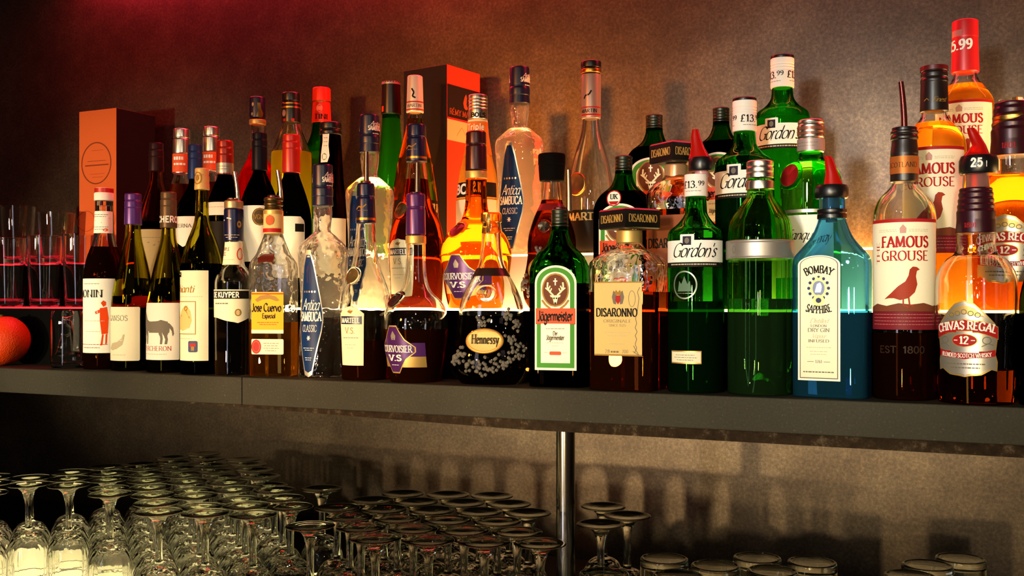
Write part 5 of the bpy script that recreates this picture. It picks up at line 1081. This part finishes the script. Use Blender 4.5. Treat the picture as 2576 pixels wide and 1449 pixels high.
l.poly([(-4, 268), (2, 252), (8, 244), (12, 252), (10, 270), (16, 280), (8, 284), (0, 280)], P('carton_copper', '8a3a1c', .5), 3); l.text('RÉMY MARTIN', 0, 302, 14, 'carton_copper', 'serif', A * 1.7, 3)
l.line([(-30, 352), (-10, 330), (6, 346), (24, 326)], 2, P('panel_line', '8a6a48', .5), 3); l.done()
# ================================================================== left end: tumblers on the lower step, cruet and orange on the shelf
def tumbler(px, row, top, hw, label, Y=None, pattern=True, taper=.80):
    b = B('tumbler', label, 'glass', 'tumblers at the left end', px, row, Y=Y)
    sf = Surf(b, [(top, hw), (b.yb - 4, hw * taper), (b.yb, hw * taper - 4)], 3, None, (9, .035, top + 20, b.yb) if pattern else None)
    inn = Surf(b, [(top, hw - 3.5), (b.yb - 16, hw * taper - 4), (b.yb - 14, hw * .5)], 4)
    bm = bmesh.new()
    o_ = [sf.ring(y, w, 72) for y, w in sf.rows[::-1]]; i_ = [inn.ring(y, w, 72) for y, w in inn.rows]
    rings_bm(bm, o_ + i_); link_bm('glass_body', bm, CLEAR, b.root); return b
tumbler(22, 1, 600, 42, 'faceted clear tumbler on the red lit step, nearest the left edge')
tumbler(112, 1, 594, 43, 'faceted clear tumbler on the red lit step, second from the left edge')
tumbler(200, 1, 590, 42, 'faceted clear tumbler on the red lit step, left of the syrup bottle')
tumbler(44, 2, 520, 42, 'tall clear tumbler on the upper step at the left edge')
tumbler(142, 2, 536, 46, 'wide clear tumbler on the upper step left of the terracotta box')
b = B('glass_jar', 'small clear glass jar with a cone-shaped glass stopper hanging inside, beside the syrup bottle', 'jar', None, 171, 0)
sf = Surf(b, [(782, 37), (800, 41, 10), (b.yb - 6, 41, 4), (b.yb, 36)], 4); inn = Surf(b, [(782, 33.5), (800, 37.5, 10), (b.yb - 12, 37.5, 4), (b.yb - 9, 20)], 4); bm = bmesh.new()
rings_bm(bm, [sf.ring(y, w, 56) for y, w in sf.rows[::-1]] + [inn.ring(y, w, 56) for y, w in inn.rows]); link_bm('glass_body', bm, CLEAR, b.root)
b.lathe('stopper', [(779, 9), (785, 15, 4), (797, 15, 4), (806, 10, 6), (840, 15, 20), (880, 26, 10), (892, 31, 6), (897, 28)], CLEAR, r0=4, n=40)
o_ = B('orange', 'red-lit orange lying on the shelf, cut by the left edge', 'fruit', None, 4, 0, Y=.058)
R_ = .0545; bm = bmesh.new(); rings = []
for i in range(1, 24):
    f = PI * i / 24; r = R_ * math.sin(f); z = R_ * .93 - R_ * .93 * math.cos(f)
    if i > 20: z = min(z, R_ * 1.86 - .004 + .0012 * (23 - i))
    rings.append([(r * math.cos(2 * PI * k / 48), r * math.sin(2 * PI * k / 48), z) for k in range(48)])
rings_bm(bm, rings); m = P('orange_peel', 'e0420e', .38); t = m.node_tree; q = t.nodes.new('ShaderNodeTexVoronoi'); q.inputs['Scale'].default_value = 320; co = t.nodes.new('ShaderNodeTexCoord'); bp = t.nodes.new('ShaderNodeBump'); bp.inputs['Strength'].default_value = .35; bp.inputs['Distance'].default_value = .002
t.links.new(co.outputs['Object'], q.inputs['Vector']); t.links.new(q.outputs[0], bp.inputs['Height']); t.links.new(bp.outputs[0], t.nodes['Principled BSDF'].inputs['Normal'])
link_bm('peel', bm, m, o_.root)
bm = bmesh.new(); tube_bm(bm, [(0, 0, R_ * 1.86 - .0035), (0, 0, R_ * 1.86 + .001)], [.004, .003], 10); link_bm('stem_button', bm, P('stem_green', '4a4a1c', .7), o_.root)

# ================================================================== counter glasses
def inside(p, poly):
    c = False
    for (x0, y0), (x1, y1) in zip(poly, poly[1:] + poly[:1]):
        if (y0 > p[1]) != (y1 > p[1]) and p[0] < x0 + (x1 - x0) * (p[1] - y0) / (y1 - y0): c = not c
    return c
def proj(x, y, z):
    d = Vector((x, y, z)) - CAM; w = d.dot(FWD); return W_PX / 2 + F_PX * d.dot(RGT) / w, YH - F_PX * d.z / w
PA = [(-60, 1195), (140, 1190), (180, 1176), (300, 1155), (480, 1135), (652, 1155), (660, 1206), (744, 1212), (752, 1262), (735, 1312), (560, 1304), (400, 1292), (330, 1246), (150, 1228), (-60, 1244)]
PB = [(765, 1304), (900, 1255), (1060, 1230), (1120, 1228), (1330, 1248), (1480, 1264), (1590, 1280), (1596, 1340), (1450, 1345), (1376, 1384), (1080, 1376), (900, 1352), (760, 1318)]
px_pole = pole.location.x; SP = .0728; rnd = random.Random(11); spots = []
for k in range(9000):
    i_, j_ = k % 90 - 45, k // 90 - 50; a_ = .30; u_, v_ = (i_ + (j_ % 2) * .5) * .0728, j_ * .0728 * .866
    x, y = -1 + u_ * math.cos(a_) - v_ * math.sin(a_) + rnd.uniform(-.001, .001), u_ * math.sin(a_) + v_ * math.cos(a_) + rnd.uniform(-.001, .001)
    if not -.40 < y < .44: continue
    q = proj(x, y, FOOTZ); ar = 'A' if inside(q, PA) else 'B' if inside(q, PB) else None
    if ar and not (abs(q[0] - 1423) < 62 and y < .06) and math.hypot(x - px_pole, y - .03) > .06: spots.append((x, y, q, ar))
x, y = foot_at(810, 1228)
if all(math.hypot(x - s[0], y - s[1]) > .074 for s in spots): spots.append((x, y, (810, 1228), 'L'))
LABS = {'A': 'upside-down stemmed glass in the crowd at the left end of the counter', 'B': 'upside-down stemmed glass in the crowd around the chrome pole', 'L': 'upside-down stemmed glass standing alone between the two crowds'}
GRPS = {'A': 'stemmed glasses crowded at the left', 'B': 'stemmed glasses crowded round the pole', 'L': None}
for x, y, q, ar in spots: put_glass(x, y, 0 if ar != 'A' else (0 if rnd.random() < .7 else 2), LABS[ar], GRPS[ar])
# upside-down tumblers at the right
TH = .122
tb = lathe_mesh('upturned_tumbler', [(.001, TH - .012), (.027, TH - .012, .003), (.0315, .003), (.0323, .0002), (.0338, .0002), (.0346, .003), (.0336, TH - .004, .002), (.0328, TH - .0006, .0015), (.0300, TH, .001), (.0285, TH - .0012, .001), (.001, TH - .0014)], 56)
TZ = COUNTER + TH; done_ = []
for i, (px, py) in enumerate(((1671, 1403), (1784, 1396), (1905, 1401), (2043, 1412), (1605, 1429), (1800, 1421), (1943, 1434), (1706, 1446), (2333, 1420), (2416, 1403), (2498, 1393), (2548, 1417), (2456, 1434), (1520, 1441), (2290, 1447))):
    t_ = (CAM.z - TZ) * F_PX / (py - YH); k = (px - W_PX / 2) / F_PX; p = CAM + (FWD + RGT * k) * t_
    if any(math.hypot(p.x - d[0], p.y - d[1]) < .0705 for d in done_) or any(math.hypot(p.x - d[0], p.y - d[1]) < .073 for d in spots): continue
    done_.append((p.x, p.y)); o = bpy.data.objects.new('upturned_tumbler', tb); COL.objects.link(o); o.location = (p.x, p.y, COUNTER + .0002)
    rt = px > 2200
    tag(o, 'upside-down tumbler in the cluster at the right end of the counter' if rt else 'upside-down tumbler in the cluster right of the pole', 'glass', 'tumblers at the right end' if rt else 'tumblers right of the pole')
print('GLASSES', len(spots), 'TUMBLERS', len(done_), [(round(d[0], 3), round(d[1], 3)) for d in done_][:4])
